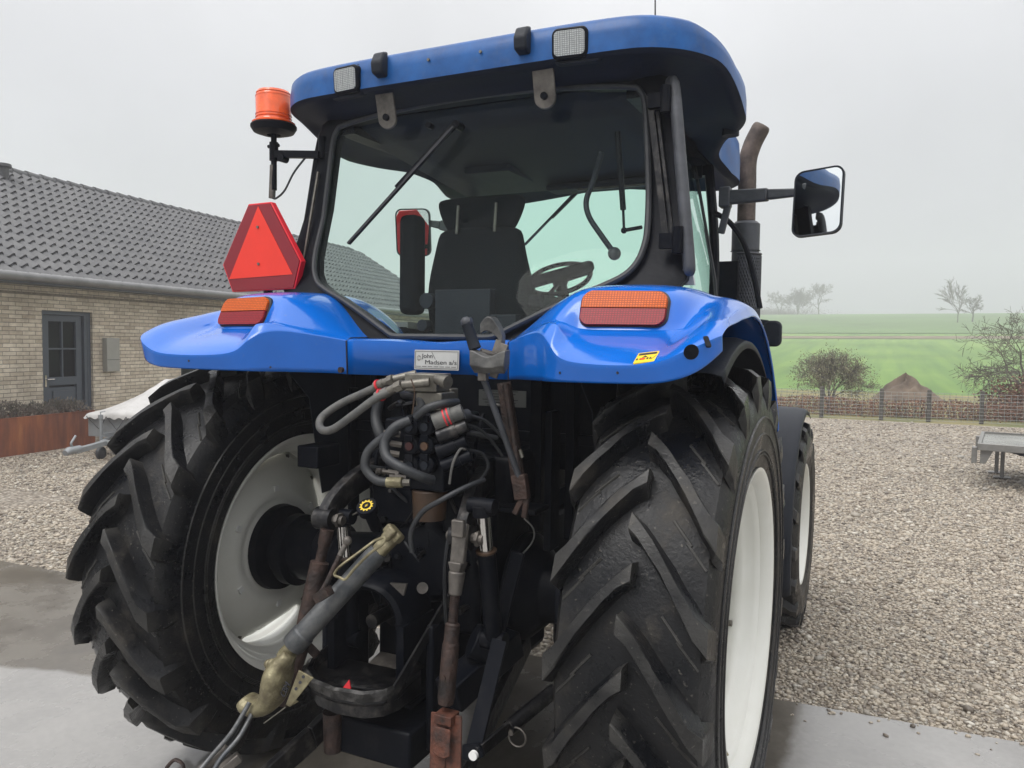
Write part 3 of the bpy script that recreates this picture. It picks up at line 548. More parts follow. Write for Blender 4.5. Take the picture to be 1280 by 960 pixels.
mb = MB(); mb.prism([(.22, .30, .499), (Lf, .30, .499), (Lf, .30, .33), (.60, .30, .40)], (0, .06, 0)); mb.prism([(.42, wid-.36, .499), (Lf, wid-.36, .499), (Lf, wid-.36, .33), (1.2, wid-.36, .33)], (0, .06, 0)); mb.build('chassis', 'plastic', fb)
for x_, y_ in ((.27, 1.15), (.20, 1.60)):
    mb = MB(); mb.box((x_, y_, .27), (.05, .05, .50)); mb.box((x_, y_, .03), (.20, .16, .012)); mb.build('support_leg', 'ally', fb, bevel=.004)
for y_ in (-.02, wid+.02):
    mb = MB(); mb.lathe((2.6, y_-.08+(0.14 if y_ < 0 else -.14), .26), (0, 1, 0), [(0, 0), (0, .2), (.02, .25), (.14, .25), (.16, .2), (.16, 0)], 24); mb.build('wheel', 'hose_dark', fb)

# ------------------------------------------------------------------ fence, hedge, mound
FY = 18.2
def fy(x): return FY+.12*max(0, x-1)
fn_ = empty('wire_fence', (0, FY, 0), label='low wire mesh fence on wooden posts along the far edge of the gravel', cat='fence')
M['wire'] = mat('grey_wire', (.27, .28, .27), .5, .4, var=.1); M['post'] = mat('weathered_post', (.075, .070, .060), .85, bump=.4, bscale=20, var=.3, vscale=6)
def fpl(x, y, z): return (x, y-FY, z)
mb = MB()
xs_ = np.arange(-9, 14, .125)
for x_ in xs_: mb.tube([fpl(x_, fy(x_), .03), fpl(x_, fy(x_), .70)], .0042, 4, False)
for k in range(9):
    z_ = .04+k*.0825; mb.tube([fpl(x_, fy(x_)-.006, z_) for x_ in (-9, 1, 14)], .0042, 4, False)
mb.build('mesh', 'wire', fn_, smooth=False)
for px_ in (1027, 1102, 1162, 1230): 
    q = by_(px_, 500, FY); x_ = q.x; mb = MB(); mb.cyl(fpl(x_, fy(x_)+.05, 0), fpl(x_, fy(x_)+.05, .76), .048, n=12); mb.cyl(fpl(x_, fy(x_)+.05, .76), fpl(x_, fy(x_)+.05, .78), .046, .03, n=12); mb.build('post', 'post', fn_)
for x_ in (-8, -5.4, -3.2, 7, 9.4, 12): mb = MB(); mb.cyl(fpl(x_, fy(x_)+.05, 0), fpl(x_, fy(x_)+.05, .76), .048, n=12); mb.build('post', 'post', fn_)
M['beech'] = mat('dry_beech_leaf', (.155, .070, .045), .8, col2=(.26, .135, .085), var=.35, vscale=3)
hg = empty('low_hedge', (2, 19.4, 0), label='low reddish-brown beech hedge behind the wire fence', cat='hedge')
def fn(k):
    x_ = random.uniform(-11, 12); y_ = random.gauss(0, .22); z_ = random.uniform(.02, .44+.03*math.sin(x_*2.3)+.02*math.sin(x_*7)); return (x_, y_+.12*max(0, x_+1), z_), (random.gauss(0, 1), random.gauss(0, 1), random.gauss(0, 1))
leafcloud(42000, fn, .050, .6).build('foliage', 'beech', hg, smooth=False, recalc=False)
mb = MB()
for k in range(260): x_ = random.uniform(-11, 12); y_ = random.gauss(0, .1)+.12*max(0, x_+1); mb.tube([(x_, y_, 0), (x_+random.gauss(0, .1), y_+random.gauss(0, .1), .5)], [.012, .004], 4, False)
mb.build('stem', 'twig', hg)
def mound(name, px, y0, hgt, rad, mt, label, cat):
    q = by_(px, 490, y0); root = empty(name, (q.x, y0, 0), label=label, cat=cat); mb = MB(); rows = []
    for i in range(13):
        r_ = rad*i/12; rows.append([(r_*math.cos(a)*(1+.12*math.sin(3*a+1)), r_*math.sin(a)*.8, max(-.02, hgt*(1-(i/12)**1.35)**1.15*(1+.12*math.sin(a*2+i*.4))*(1+.18*math.sin(a*5+i))+random.gauss(0, .035)*(i < 12))) for a in np.linspace(0, 2*math.pi, 29)[:-1]])
    mb.grid(rows, True); mb.build('heap', mt, root, sub=1); return root
mound('soil_mound', 1131, 27, .74, 1.15, 'soil', 'brown heap of bare soil beyond the fence', 'soil heap')
lb = empty('copper_bush', by_(1276, 500, 20.6)*Vector((1, 1, 0)) if False else (by_(1278, 500, 20.6).x, 20.6, 0), label='rounded reddish copper bush beyond the fence at the right edge', cat='bush')
leafcloud(3500, lambda k: ((random.gauss(0, .36), random.gauss(0, .35), abs(random.gauss(.45, .28))), (random.gauss(0, 1), random.gauss(0, 1), random.gauss(0, 1))), .08, .6).build('foliage', 'beech', lb, smooth=False, recalc=False)
mb = MB(); 
for k in range(12): mb.tube([(0, 0, 0), (random.gauss(0, .2), random.gauss(0, .2), .6)], [.02, .006], 5)
mb.cyl((0, 0, -.05), (0, 0, .12), .05)
mb.build('stem', 'twig', lb)

# ------------------------------------------------------------------ trees
M['bark'] = mat('dark_bark', (.10, .088, .072), .9, var=.3, vscale=6)
def branch(mb, p, d, ln, r, dep, spread, tips, grav=0, mind=.0025, segs=4, kids=(2, 3)):
    pts = [p.copy()]; rs = [r]; q = p.copy(); dd = d.copy()
    for i in range(segs):
        dd = (dd+Vector((random.gauss(0, .14), random.gauss(0, .14), random.gauss(0, .10)+grav))).normalized(); q = q+dd*ln/segs; pts.append(q.copy()); rs.append(max(mind, r*(1-.42*(i+1)/segs)))
    mb.tube(pts, rs, 6 if r > .03 else 4, False)
    if dep == 0: tips.append((q, dd)); return
    for k in range(random.randint(*kids)+1):
        j = random.randint(1, segs) if k else segs; a = Vector((random.gauss(0, 1), random.gauss(0, 1), random.gauss(0, .8))).normalized(); nd = (dd+a*spread*random.uniform(.6, 1.3)).normalized()
        branch(mb, pts[j], nd, ln*random.uniform(.62, .82), max(mind, rs[j]*.68), dep-1, spread, tips, grav, mind, segs, kids)
def tree(name, loc, h, r, dep, spread, label, cat, grav=.03, group=None, stems=1, lean=None, tipn=0, minr=.0025, kids=(2, 3), sc=(1, 1)):
    root = empty(name, loc, label=label, cat=cat, group=group); tips = []; mt = MB(); mc = MB()
    for s_ in range(stems):
        d = Vector((random.gauss(0, .25), random.gauss(0, .25), 1)) if stems > 1 else Vector((0, 0, 1)); d = (lean or d).normalized() if stems == 1 and lean else d.normalized()
        pts = [Vector((0, 0, -.1))]; q = Vector((0, 0, 0)); pts.append(q.copy())
        for k in range(3): q = q+(d+Vector((random.gauss(0, .06), random.gauss(0, .06), 0)))*h*.10; pts.append(q.copy())
        mt.tube(pts, [r*1.35, r*1.1, r, r*.92, r*.85], 9)
        for k in range(4 if stems == 1 else 2):
            a = Vector((random.gauss(0, 1), random.gauss(0, 1), random.gauss(.3, .4))).normalized(); j = random.choice([3, 4]) if k else 4
            branch(mc, pts[j], (d*1.0+a*spread*(1.2 if k else .3)).normalized(), h*.30, r*.62, dep, spread, tips, grav, minr, 4, kids)
    mt.build('trunk', 'bark', root); mc.build('branches', 'bark', root)
    return root, tips
# near bare tree, right edge
random.seed(21)
q = by_(1292, 500, 21.5)
root, tips = tree('bare_tree', (q.x, 21.5, 0), 2.75, .055, 5, .85, 'bare spreading tree with thin twigs at the right edge beyond the fence', 'tree', grav=-.01, minr=.0035, lean=Vector((-.25, 0, 1)))
# leafy bush behind the fence
random.seed(5)
q = by_(1036, 500, 21.6)
root, tips = tree('willow_bush', (q.x, 21.6, 0), 1.55, .028, 4, .55, 'round grey-green bush growing behind the wire fence', 'bush', grav=.0, stems=6, minr=.004)
M['willow'] = mat('grey_green_leaf', (.17, .175, .10), .8, col2=(.28, .26, .16), var=.3, vscale=4)
tp_ = [t_[0] for t_ in tips]
def fn(k):
    c = random.choice(tp_); return (c+Vector((random.gauss(0, .10), random.gauss(0, .10), random.gauss(-.10, .13)))), (random.gauss(0, .6), random.gauss(0, .6), random.choice((-1, 1)))
leafcloud(9500, fn, .048, .45).build('foliage', 'willow', root, smooth=False, recalc=False)
# far trees on the crest and the mid slope
random.seed(3)
def far(px, pyb, y, h, dep, st, label, name='far_tree', r=.17, sp=.75, kids=(2, 2)):
    q = by_(px, pyb, y); return tree(name, (q.x, y, hz(q.x, y)-.2), h, r, dep, sp, label, 'tree', grav=.03, group='bare trees on the misty hill', stems=st, minr=.022, kids=kids)
far(1023, 397, 226, 8.2, 5, 1, 'wide bare tree at the right end of the misty hilltop group')
far(997, 397, 229, 6.5, 5, 3, 'dense dark bare tree in the middle of the misty hilltop group', kids=(2, 3))
far(974, 397, 232, 6.5, 5, 2, 'pale bare tree at the left end of the misty hilltop group')
far(1196, 421, 150, 7.0, 4, 1, 'slender bare tree standing at the track across the green hill', r=.09, sp=.5)
far(1215, 421, 152, 4.5, 4, 1, 'small bare tree just right of the slender tree at the hill track', r=.13)
mb = MB()
tw = empty('hilltop_thicket', (-32, 234, hz(-32, 234)), label='low misty thicket under the hilltop trees', cat='thicket')
leafcloud(16000, lambda k: ((random.gauss(0, 7), random.gauss(0, 2), abs(random.gauss(0, .9))), (random.gauss(0, 1), random.gauss(0, 1), random.gauss(0, 1))), .35, .2).build('twigs', 'twig', tw, smooth=False, recalc=False)
# haze
hzb = MB(); hzb.box((0, 150, 18), (900, 420, 40)); ho = hzb.build('haze', M['ink'], None, smooth=False); tag(ho, 'pale mist hanging over the yard and the hill', 'mist', kind='stuff')
m = bpy.data.materials.new('mist'); m.use_nodes = True; t = m.node_tree; t.nodes.remove(t.nodes['Principled BSDF']); pv = t.nodes.new('ShaderNodeVolumePrincipled'); pv.inputs['Density'].default_value = .0030; pv.inputs['Color'].default_value = (.93, .93, .975, 1); pv.inputs['Anisotropy'].default_value = .2
t.links.new(pv.outputs[0], t.nodes['Material Output'].inputs['Volume']); ho.data.materials[0] = m
# ================================================================== TRACTOR (x right, y forward, rear axle over y = 0)
TR = empty('tractor', (0, 0, 0), label='blue farm tractor with black cab seen from behind, standing on the wet concrete', cat='tractor')
RT = .858; TW = .953
def cyl_pt(x, r, a, cy=0, cz=RT): return Vector((x, cy-r*math.cos(a), cz+r*math.sin(a)))
def tyre_mesh(x0, sg, cy, cz, prof, lugn, lugh, RO, W_, da, par, steer=0, name='tyre', phase=0):
    """prof: carcass (offset, radius) across the tyre; lugs laid over it"""
    mb = MB(); n = 120; rows = []
    for px_, pr_ in prof: rows.append([cyl_pt(x0+px_, pr_, 2*math.pi*k/n, cy, cz) for k in range(n)])
    mb.grid(rows, True)
    def crad(x_):
        x_ = abs(x_); q = [p for p in prof if p[0] >= 0]; q = sorted(q)
        for i in range(len(q)-1):
            if q[i][0] <= x_ <= q[i+1][0] and q[i+1][1] > .7*RO: return q[i][1]+(q[i+1][1]-q[i][1])*(x_-q[i][0])/(q[i+1][0]-q[i][0]+1e-9)
        return q[0][1]
    stp = 2*math.pi/lugn
    for side in (-1, 1):
        for i in range(lugn):
            a0 = i*stp+(stp/2 if side > 0 else 0)+phase; st = []
            for s_ in (0, .14, .3, .45, .6, .75, .88):
                x_ = side*(-.012+(W_+.012)*s_*.97); a = a0-da*(s_**1.25); rb = crad(x_)-.012; rtp = RO-.018*(abs(x_)/W_)**2.2
                hw = W_*(.104+.062*s_**2.2)*(1.12 if s_ == 0 else 1); st.append((x_, rb, x_, rtp, a, hw, hw+W_*(.075+.03*s_)))
            aE = a0-da*1.0
            st.append((side*W_*.93, RO*.915, side*W_*1.00, RO*.965, a0-da*.97, W_*.185, W_*.26))
            st.append((side*W_*.985, RO*.875, side*W_*1.035, RO*.905, aE, W_*.180, W_*.25))
            st.append((side*W_*1.0, RO*.84, side*W_*1.030, RO*.850, aE-.01, W_*.16, W_*.21))
            st.append((side*W_*1.0, RO*.80, side*W_*1.005, RO*.805, aE-.015, W_*.12, W_*.15))
            rws = []
            for xb, rb, xt, rtp, a, ht, hb in st:
                # slant of the lug: angular half widths at the given radius
                sk = .35*side*0
                c = [(xb, rb, a-hb/RO), (xb+(xt-xb)*.75, rb+(rtp-rb)*.72, a-(ht+.004)/RO), (xt, rtp-.004, a-ht/RO), (xt, rtp, a-ht*.86/RO), (xt, rtp, a+ht*.86/RO), (xt, rtp-.004, a+ht/RO), (xb+(xt-xb)*.75, rb+(rtp-rb)*.72, a+(ht+.004)/RO), (xb, rb, a+hb/RO)]
                rws.append([cyl_pt(x0+q[0], q[1], q[2], cy, cz) for q in c])
            rws = [[p+Vector((random.gauss(0, .0012), random.gauss(0, .0014), random.gauss(0, .0014))) for p in r_] for r_ in rws]; mb.grid(rws); k = len(mb.v)-8*len(rws); mb.f.append(tuple(k+j for j in range(8))); mb.f.append(tuple(k+8*(len(rws)-1)+j for j in range(8))[::-1])
            # small cross bars between lugs
            if W_ > .2:
                for q in (.42, .62):
                    x_ = side*W_*q; a = a0-da*(q**1.25)+stp*.42
                    P0_ = cyl_pt(x0+x_, crad(x_)+.001, a+.025, cy, cz); P1_ = cyl_pt(x0+x_+side*.055, crad(x_+side*.055)+.001, a-.055, cy, cz); mb.tube([P0_, P1_], .0045, 5)
    for r_f, off in ((.655, .217), (.668, .2185), (.735, .2225), (.80, .2245)) if W_ > .2 else ((.66, .180), (.80, .189)):
        for s_ in (-1, 1): mb.lathe((x0+s_*off, cy, cz), (s_, 0, 0), [(-.006, r_f*RO-.004), (.0, r_f*RO-.002), (.0, r_f*RO+.002), (-.006, r_f*RO+.004)], 96)
    return mb.build(name, 'rubber', par, ang=33)
RP = [(-.196, .497), (-.200, .515), (-.208, .545), (-.216, .60), (-.220, .66), (-.217, .71), (-.208, .75), (-.190, .778), (-.15, .790), (-.08, .796), (0, .798), (.08, .796), (.15, .790), (.190, .778), (.208, .75), (.217, .71), (.220, .66), (.216, .60), (.208, .545), (.200, .515), (.196, .497)]
FP = [(-.155, .37), (-.162, .39), (-.178, .43), (-.186, .48), (-.188, .53), (-.178, .57), (-.158, .597), (-.12, .608), (0, .615), (.12, .608), (.158, .597), (.178, .57), (.188, .53), (.186, .48), (.178, .43), (.162, .39), (.155, .37)]
def wheel(sg, rear=True):
    if rear:
        x0, cy, cz = (.907 if sg > 0 else -1.0), 0, RT; k_ = 1; hub_r = .15
        o_ = [(.200, .511), (.205, .514), (.203, .511), (.199, .503), (.186, .490), (.172, .481), (.160, .478), (.150, .464), (.140, .460), (.118, .455), (.104, .438), (.095, .433), (.070, .431), (.055, .441), (.040, .442), (.02, .436)]; bar = [(-a_, b_) for a_, b_ in o_]+o_[::-1]
        disc_e = .085; RR = .425
    else:
        x0, cy, cz = sg*.885, 2.56, .655; hub_r = .11
        bar = [(-.120, .380), (-.126, .384), (-.130, .38), (-.128, .372), (-.115, .362), (-.10, .350), (-.06, .345), (-.05, .325), (.03, .322), (.06, .342), (.10, .350), (.115, .362), (.128, .372), (.130, .38), (.126, .384), (.120, .380)]; disc_e = .03; RR = .318
    mb = MB(); mb.lathe((x0, cy, cz), (1, 0, 0), [(a*(1 if rear else 1.26), r_-.003) for i, (a, r_) in enumerate(bar)], 96)
    wh = mb.build('rear_wheel' if rear else 'front_wheel', 'rim', TR, solid=0, ang=40)
    q = wh.modifiers.new('solid', 'SOLIDIFY'); q.thickness = .008; q.offset = 0
    # disc with scalloped edge, dished towards the inside at the hub
    mb = MB(); rows = []; n = 96
    prof = [(-.05, .10), (-.05, .165), (-.038, .185), (-.040, .215), (-.050, .235), (-.044, .26), (-.026, .30), (-.004, .345), (.018, .38), (.032, .405), (.04, .43)] if rear else [(0.02, .09), (.02, .15), (.05, .19), (.05, .24), (.035, .28), (disc_e, RR)]
    base = .0 if rear else 0
    for off, r_ in prof:
        row = []
        for k in range(n):
            a = 2*math.pi*k/n+.2; f = math.cos(a*8); rr_ = r_
            if rear:
                dl = (a-R(98)+math.pi/4) % (math.pi/2)-math.pi/4; rr_ = min(r_, (.372+(r_-.43)*.12)/math.cos(dl))
            row.append((x0+sg*(off+base-(0.0 if rear else 0)), cy+rr_*math.cos(a), cz+rr_*math.sin(a)))
        rows.append(row)
    mb.grid(rows, True); d = mb.build('wheel_disc', 'rim', wh, ang=50); q = d.modifiers.new('solid', 'SOLIDIFY'); q.thickness = .010; q.offset = 0
    # eight lugs joining disc and barrel, with bolts
    mb = MB(); mb2 = MB()
    if rear:
        for k in range(8):
            a = R(98)+math.pi/4+(math.pi/2)*(k//2)+(.26 if k % 2 else -.26); rad = Vector((0, math.cos(a), math.sin(a))); tg = Vector((0, -math.sin(a), math.cos(a))); c = Vector((x0+sg*.040, cy, cz))+rad*.420
            MB().prism([c-tg*.045-rad*.03, c+tg*.045-rad*.03, c+tg*.03+rad*.016, c-tg*.03+rad*.016], (sg*.012, 0, 0)).build('rim_lug', 'rim', wh, bevel=.003)
            if True:
                cc = c-rad*.012; MB().cyl(cc-Vector((sg*.014, 0, 0)), cc+Vector((sg*.036, 0, 0)), .012, n=6).build('rim_bolt', 'fitting', wh, smooth=False)
        mb3 = MB()
        for k in range(6):
            a = 2*math.pi*k/6+.55; rad = Vector((0, math.cos(a), math.sin(a))); mb3 = MB(); mb3.box(Vector((x0-sg*.046, cy, cz))+rad*.262, (.018, .024, .026), (a, 0, 0)); mb3.build('bright_hole_square', 'white', wh)  # white squares painted in for daylight seen through holes in the disc
    for k in range(8):
        a = 2*math.pi*k/8; rad = Vector((0, math.cos(a), math.sin(a))); c = Vector((x0-sg*(.034 if rear else -.016), cy, cz))+rad*hub_r*.92; MB().cyl(c-Vector((sg*.01, 0, 0)), c+Vector((sg*.03, 0, 0)), .014, n=6).build('wheel_bolt', 'fitting', wh, smooth=False)
    mb = MB(); mb.lathe((x0-(sg*.045 if rear else 0), cy, cz), (sg, 0, 0), [(-.34, .0), (-.34, .125), (-.16, .125), (-.15, .155), (-.10, .155), (-.09, .12), (-.05, .12), (-.045, .185), (-.012, .190), (-.008, .17), (.02, .09), (.06, .085), (.065, 0)] if rear else [(-.2, 0), (-.2, .11), (0, .13), (.02, .10), (.12, .10), (.13, .07), (.13, 0)], 40)
    if rear:
        for k in range(10): a = 2*math.pi*k/10; mb.cyl((x0-sg*.165, cy+.14*math.cos(a), cz+.14*math.sin(a)), (x0-sg*.15, cy+.14*math.cos(a), cz+.14*math.sin(a)), .011, n=6)
    mb.build('hub', 'black', wh)
    if rear: tyre_mesh(x0, sg, cy, cz, RP, 20, .05, RT-.002, .212, .34, wh, phase=.10)
    else: tyre_mesh(x0, sg, cy, cz, FP, 18, .035,   .655, .178, .32, wh, phase=.05)
    if rear:
        mb = MB(); a_ = R(-128); q_ = Vector((x0+sg*.145, cy+.455*math.cos(a_), cz+.455*math.sin(a_))); mb.cyl(q_, q_+Vector((sg*.035, -.02*math.cos(a_), -.03*math.sin(a_))), .007, n=8); mb.build('valve_stem', 'brass', wh)
    return wh
for sg in (-1, 1): wheel(sg, True); wheel(sg, False)

# ---- axle, transmission and chassis
mb = MB(); mb.lathe((-.66, 0, RT), (1, 0, 0), [(0, .12), (0, .14), (.06, .14), (.07, .105), (.28, .125), (.36, .20), (.40, .20), (.40, 0)], 32); mb.lathe((.66, 0, RT), (-1, 0, 0), [(0, .12), (0, .14), (.06, .14), (.07, .105), (.28, .125), (.36, .20), (.40, .20), (.40, 0)], 32)
mb.box((-.50, -.02, RT-.14), (.22, .2, .05)); mb.cyl((-.6, 0, RT), (.6, 0, RT), .10); mb.build('rear_axle', 'black', TR, bevel=.006)
mb = MB(); mb.box((0, .02, .87), (.50, .50, .66)); mb.box((0, -.245, .95), (.42, .06, .44)); mb.lathe((0, -.27, .99), (0, -1, 0), [(0, .16), (.03, .155), (.05, .10), (.05, 0)], 32); mb.box((0, 1.1, .80), (.42, 1.9, .50)); mb.box((0, .25, 1.28), (.62, .9, .2))
mb.build('transmission', 'black', TR, bevel=.03, seg=3)
mb = MB(); mb.box((-.36, .85, .66), (.34, .95, .42)); mb.box((.38, .85, .66), (.32, .95, .42)); mb.build('fuel_tank', 'plastic', TR, bevel=.05, seg=3)
mb = MB(); mb.box((0, 2.2, .90), (.42, 1.2, .62)); mb.box((0, 2.56, .58), (1.35, .16, .18)); mb.box((0, 3.2, .72), (.5, .5, .34)); mb.build('engine_block', 'black', TR, bevel=.03)
# bonnet
mb = MB(); rows = []
for y_, w_, z_ in ((1.42, .40, 1.86), (1.8, .40, 1.84), (2.4, .39, 1.76), (3.0, .37, 1.66), (3.35, .34, 1.56), (3.47, .30, 1.42)):
    rows.append([(w_*x_, y_, zz) for x_, zz in ((-1, 1.12), (-1.0, z_-.22), (-.94, z_-.10), (-.75, z_-.02), (-.3, z_), (.3, z_), (.75, z_-.02), (.94, z_-.10), (1.0, z_-.22), (1, 1.12))])
mb.grid(rows); k0 = len(mb.v)-10; mb.f.append(tuple(range(k0, k0+10))); mb.build('bonnet', 'blue', TR, ang=50)
mb = MB(); mb.box((0, 3.46, 1.22), (.56, .05, .36)); 
for k in range(7): mb.box((0, 3.492, 1.08+k*.047), (.5, .012, .012))
mb.build('grille', 'plastic', TR)
mb = MB(); mb.box((0, .10, 1.48), (1.16, .06, .36)); mb.box((0, .6, 1.42), (1.20, 1.1, .04)); mb.box((-.60, .55, 1.62), (.04, .95, .46)); mb.box((.60, .55, 1.62), (.04, .95, .46)); mb.box((0, 1.30, 1.55), (1.16, .05, .52))
for sx in (-1, 1): mb.box((sx*.31, .04, 1.36), (.05, .10, .58)); mb.box((sx*.44, .05, 1.36), (.035, .08, .62)); mb.box((sx*.57, .05, 1.30), (.02, .06, .56))
mb.build('cab_body', 'black', TR, bevel=.004)
mb = MB(); mb.box((-.52, -.24, 1.33), (.10, .14, .085)); mb.build('implement_socket', 'black', TR, bevel=.005)
mb = MB(); mb.box((.62, -.35, .95), (.12, .12, .12)); mb.build('toolbox', 'black', TR, bevel=.005)
# cab steps on the right
mb = MB()
for z_, y_ in ((.50, 1.18), (.78, 1.12), (1.04, 1.06)): mb.box((.86, y_, z_), (.26, .28, .03))
mb.tube(spline([(.98, 1.03, .50), (1.01, 1.0, .7), (1.0, .98, 1.1), (.92, .96, 1.3)]), .014, 8); mb.tube(spline([(.98, 1.33, .36), (1.03, 1.36, .50), (1.0, 1.30, .62)]), .014, 8); mb.tube([(.98, 1.33, .48), (.98, 1.26, 1.1)], .014, 8); mb.build('cab_step', 'plastic', TR)
# front fenders
for sg in (-1, 1):
    mb = MB(); rows = []
    for k in range(31):
        a = R(-22+k*134/30); rr_ = .745; row = []
        for x_, dr_ in ((.72, -.01), (.73, .0), (.80, .012), (.90, .014), (.985, .012), (1.028, .004), (1.046, -.008), (1.052, -.026)): row.append((sg*x_, 2.56-(rr_+dr_-.0)*math.cos(a), .655+(rr_+dr_-.02)*math.sin(a)))
        rows.append(row)
    mb.grid(rows); mb.build('front_mudguard', 'plastic', TR, solid=.006, ang=60)
    mb = MB(); mb.tube([(sg*.42, 2.5, .9), (sg*.60, 2.45, 1.2), (sg*.80, 2.45, 1.385)], .02, 8); mb.build('mudguard_bracket', 'black', TR)

# ---- rear fenders
def fender(sg):
    # columns: x -> rows (y, z): 0 lip bottom, 1 lip top fold, 2 shelf, 3 bulge foot, 4 bulge top, 5 crown, 6.. forward over the tyre
    fwd = lambda z0, k: [(-.05, z0+.012), (.15, z0+.006), (.38, z0-.075), (.62, z0-.25), (.80, z0-.47)]
    C_ = {
     .335: [(-.300, 1.656), (-.305, 1.782), (-.285, 1.789), (-.275, 1.790), (-.265, 1.791), (-.24, 1.795)],
     .375: [(-.335, 1.660), (-.342, 1.792), (-.325, 1.798), (-.315, 1.800), (-.295, 1.812), (-.25, 1.818)],
     .44: [(-.400, 1.663), (-.410, 1.806), (-.392, 1.815), (-.375, 1.818), (-.32, 1.855), (-.25, 1.870)],
     .51: [(-.455, 1.665), (-.466, 1.820), (-.445, 1.832), (-.425, 1.835), (-.34, 1.905), (-.26, 1.925)],
     .56: [(-0.515, 1.666), (-0.528, 1.808), (-0.49, 1.846), (-.445, 1.848), (-.365, 1.925), (-.28, 1.950)],
     .595: [(-0.54, 1.667), (-0.556, 1.772), (-0.505, 1.838), (-.440, 1.846), (-.375, 1.938), (-.30, 1.962)],
     .625: [(-0.556, 1.668), (-0.573, 1.735), (-0.52, 1.788), (-.425, 1.824), (-.375, 1.945), (-.305, 1.968)],
     .70: [(-0.58, 1.669), (-0.598, 1.724), (-0.535, 1.773), (-.422, 1.822), (-.368, 1.950), (-.300, 1.972)],
     .82: [(-0.608, 1.671), (-0.626, 1.722), (-0.555, 1.768), (-.410, 1.822), (-.352, 1.948), (-.290, 1.970)],
     .90: [(-0.626, 1.674), (-0.644, 1.726), (-0.565, 1.768), (-.395, 1.822), (-.338, 1.940), (-.275, 1.962)],
     .935: [(-0.633, 1.677), (-0.65, 1.732), (-0.568, 1.773), (-.37, 1.825), (-.300, 1.915), (-.22, 1.948)],
     .965: [(-0.637, 1.682), (-0.654, 1.742), (-0.566, 1.79), (-.35, 1.840), (-.26, 1.885), (-.17, 1.935)],
     1.01: [(-0.633, 1.694), (-0.65, 1.764), (-0.555, 1.826), (-.36, 1.872), (-.25, 1.905), (-.13, 1.930)],
     1.05: [(-0.612, 1.716), (-0.628, 1.782), (-0.535, 1.842), (-.36, 1.876), (-.25, 1.902), (-.13, 1.918)],
     1.078: [(-0.58, 1.745), (-0.594, 1.8), (-0.505, 1.846), (-.35, 1.868), (-.24, 1.888), (-.12, 1.898)],
     1.092: [(-0.548, 1.766), (-0.56, 1.808), (-0.48, 1.836), (-.345, 1.845), (-.235, 1.862), (-.12, 1.868)],
    }
    xs = sorted(C_); mb = MB(); rows = []
    for x_ in xs:
        c = C_[x_]; z5 = c[5][1]; f_ = fwd(z5, 0)
        if x_ < .56: f_ = [(-.20+i*.06, z5-.002*i) for i in range(1, 6)]
        rows.append([(sg*x_, y_, z_) for y_, z_ in c+f_])
    mb.grid(rows)
    fe = mb.build('rear_fender', 'blue', TR, solid=.007, recalc=False, smooth=True)
    me = fe.data; bm = bmesh.new(); bm.from_mesh(me); cr = bm.edges.layers.float.new('crease_edge'); bm.verts.ensure_lookup_table(); nr = len(rows[0])
    if sg < 0: bmesh.ops.reverse_faces(bm, faces=bm.faces)
    # orientation: outward = away from (0, .3, 1.2)
    bm.normal_update()
    if sum(f.normal.z for f in bm.faces) < 0: bmesh.ops.reverse_faces(bm, faces=bm.faces)
    for ed in bm.edges:
        a, b_ = sorted(v.index for v in ed.verts); i, j = a//nr, a % nr; i2, j2 = b_//nr, b_ % nr
        if j == j2 == 1: ed[cr] = .72
        if j == j2 == 3 and .55 < xs[i] < .95: ed[cr] = .8
        if j == j2 == 2 and xs[i] < .60: ed[cr] = .6
        if j == j2 == 0: ed[cr] = 1
        if i == 0 and i2 == 0: ed[cr] = 1
        if i == i2 == len(xs)-1: ed[cr] = 1
        if {j, j2} == {1, 2} and i == i2 and abs(xs[i]-.595) < .001: ed[cr] = .5
        if i == i2 and abs(xs[i]-1.078) < .001 and j > 1: ed[cr] = .5
    bm.to_mesh(me); bm.free(); me.polygons.foreach_set('use_smooth', [True]*len(me.polygons))
    fe.modifiers.clear(); q = fe.modifiers.new('sub', 'SUBSURF'); q.levels = q.render_levels = 3; q = fe.modifiers.new('solid', 'SOLIDIFY'); q.thickness = .007; q.offset = -1
    # black liner over the tyre and the inner wall
    mb = MB(); rows = []
    for k in range(25):
        a = R(63+k*77/24); rr_ = .950; rows.append([(sg*x_, -(rr_-d_)*math.cos(a), RT+(rr_-d_)*math.sin(a)) for x_, d_ in ((.60, .01), (.64, 0), (1.03, 0), (1.070, .012), (1.076, .035))])
    mb.grid(rows)
    P_ = [(-(.93)*math.cos(R(a)), RT+.93*math.sin(R(a))) for a in range(66, 141, 6)]; mb.prism([(sg*.600, y_, z_) for y_, z_ in P_+[(.72, 1.2), (-.12, 1.15), (-.2, 1.55)]], (sg*.004, 0, 0))
    mb.build('fender_liner', 'plastic', fe, solid=.004)
    # tail light: frame, amber half, red half; face follows the bulge
    def onface(x_, t): # t 0..1 up the bulge; interpolate columns
        for i in range(len(xs)-1):
            if xs[i] <= x_ <= xs[i+1]:
                u = (x_-xs[i])/(xs[i+1]-xs[i]); a, b_ = C_[xs[i]], C_[xs[i+1]]
                p3 = (a[3][0]*(1-u)+b_[3][0]*u, a[3][1]*(1-u)+b_[3][1]*u); p4 = (a[4][0]*(1-u)+b_[4][0]*u, a[4][1]*(1-u)+b_[4][1]*u)
                return Vector((sg*x_, p3[0]*(1-t)+p4[0]*t, p3[1]*(1-t)+p4[1]*t))
    xa, xb, ta, tb = .632, .892, .10, .97
    for nm, mt_, rx, t0, t1, off, par in (('light_surround', 'ink', .0, ta-.055, tb+.055, .004, fe),):
        o_ = rrect(xb-xa+.014, 1, .001); pts = []
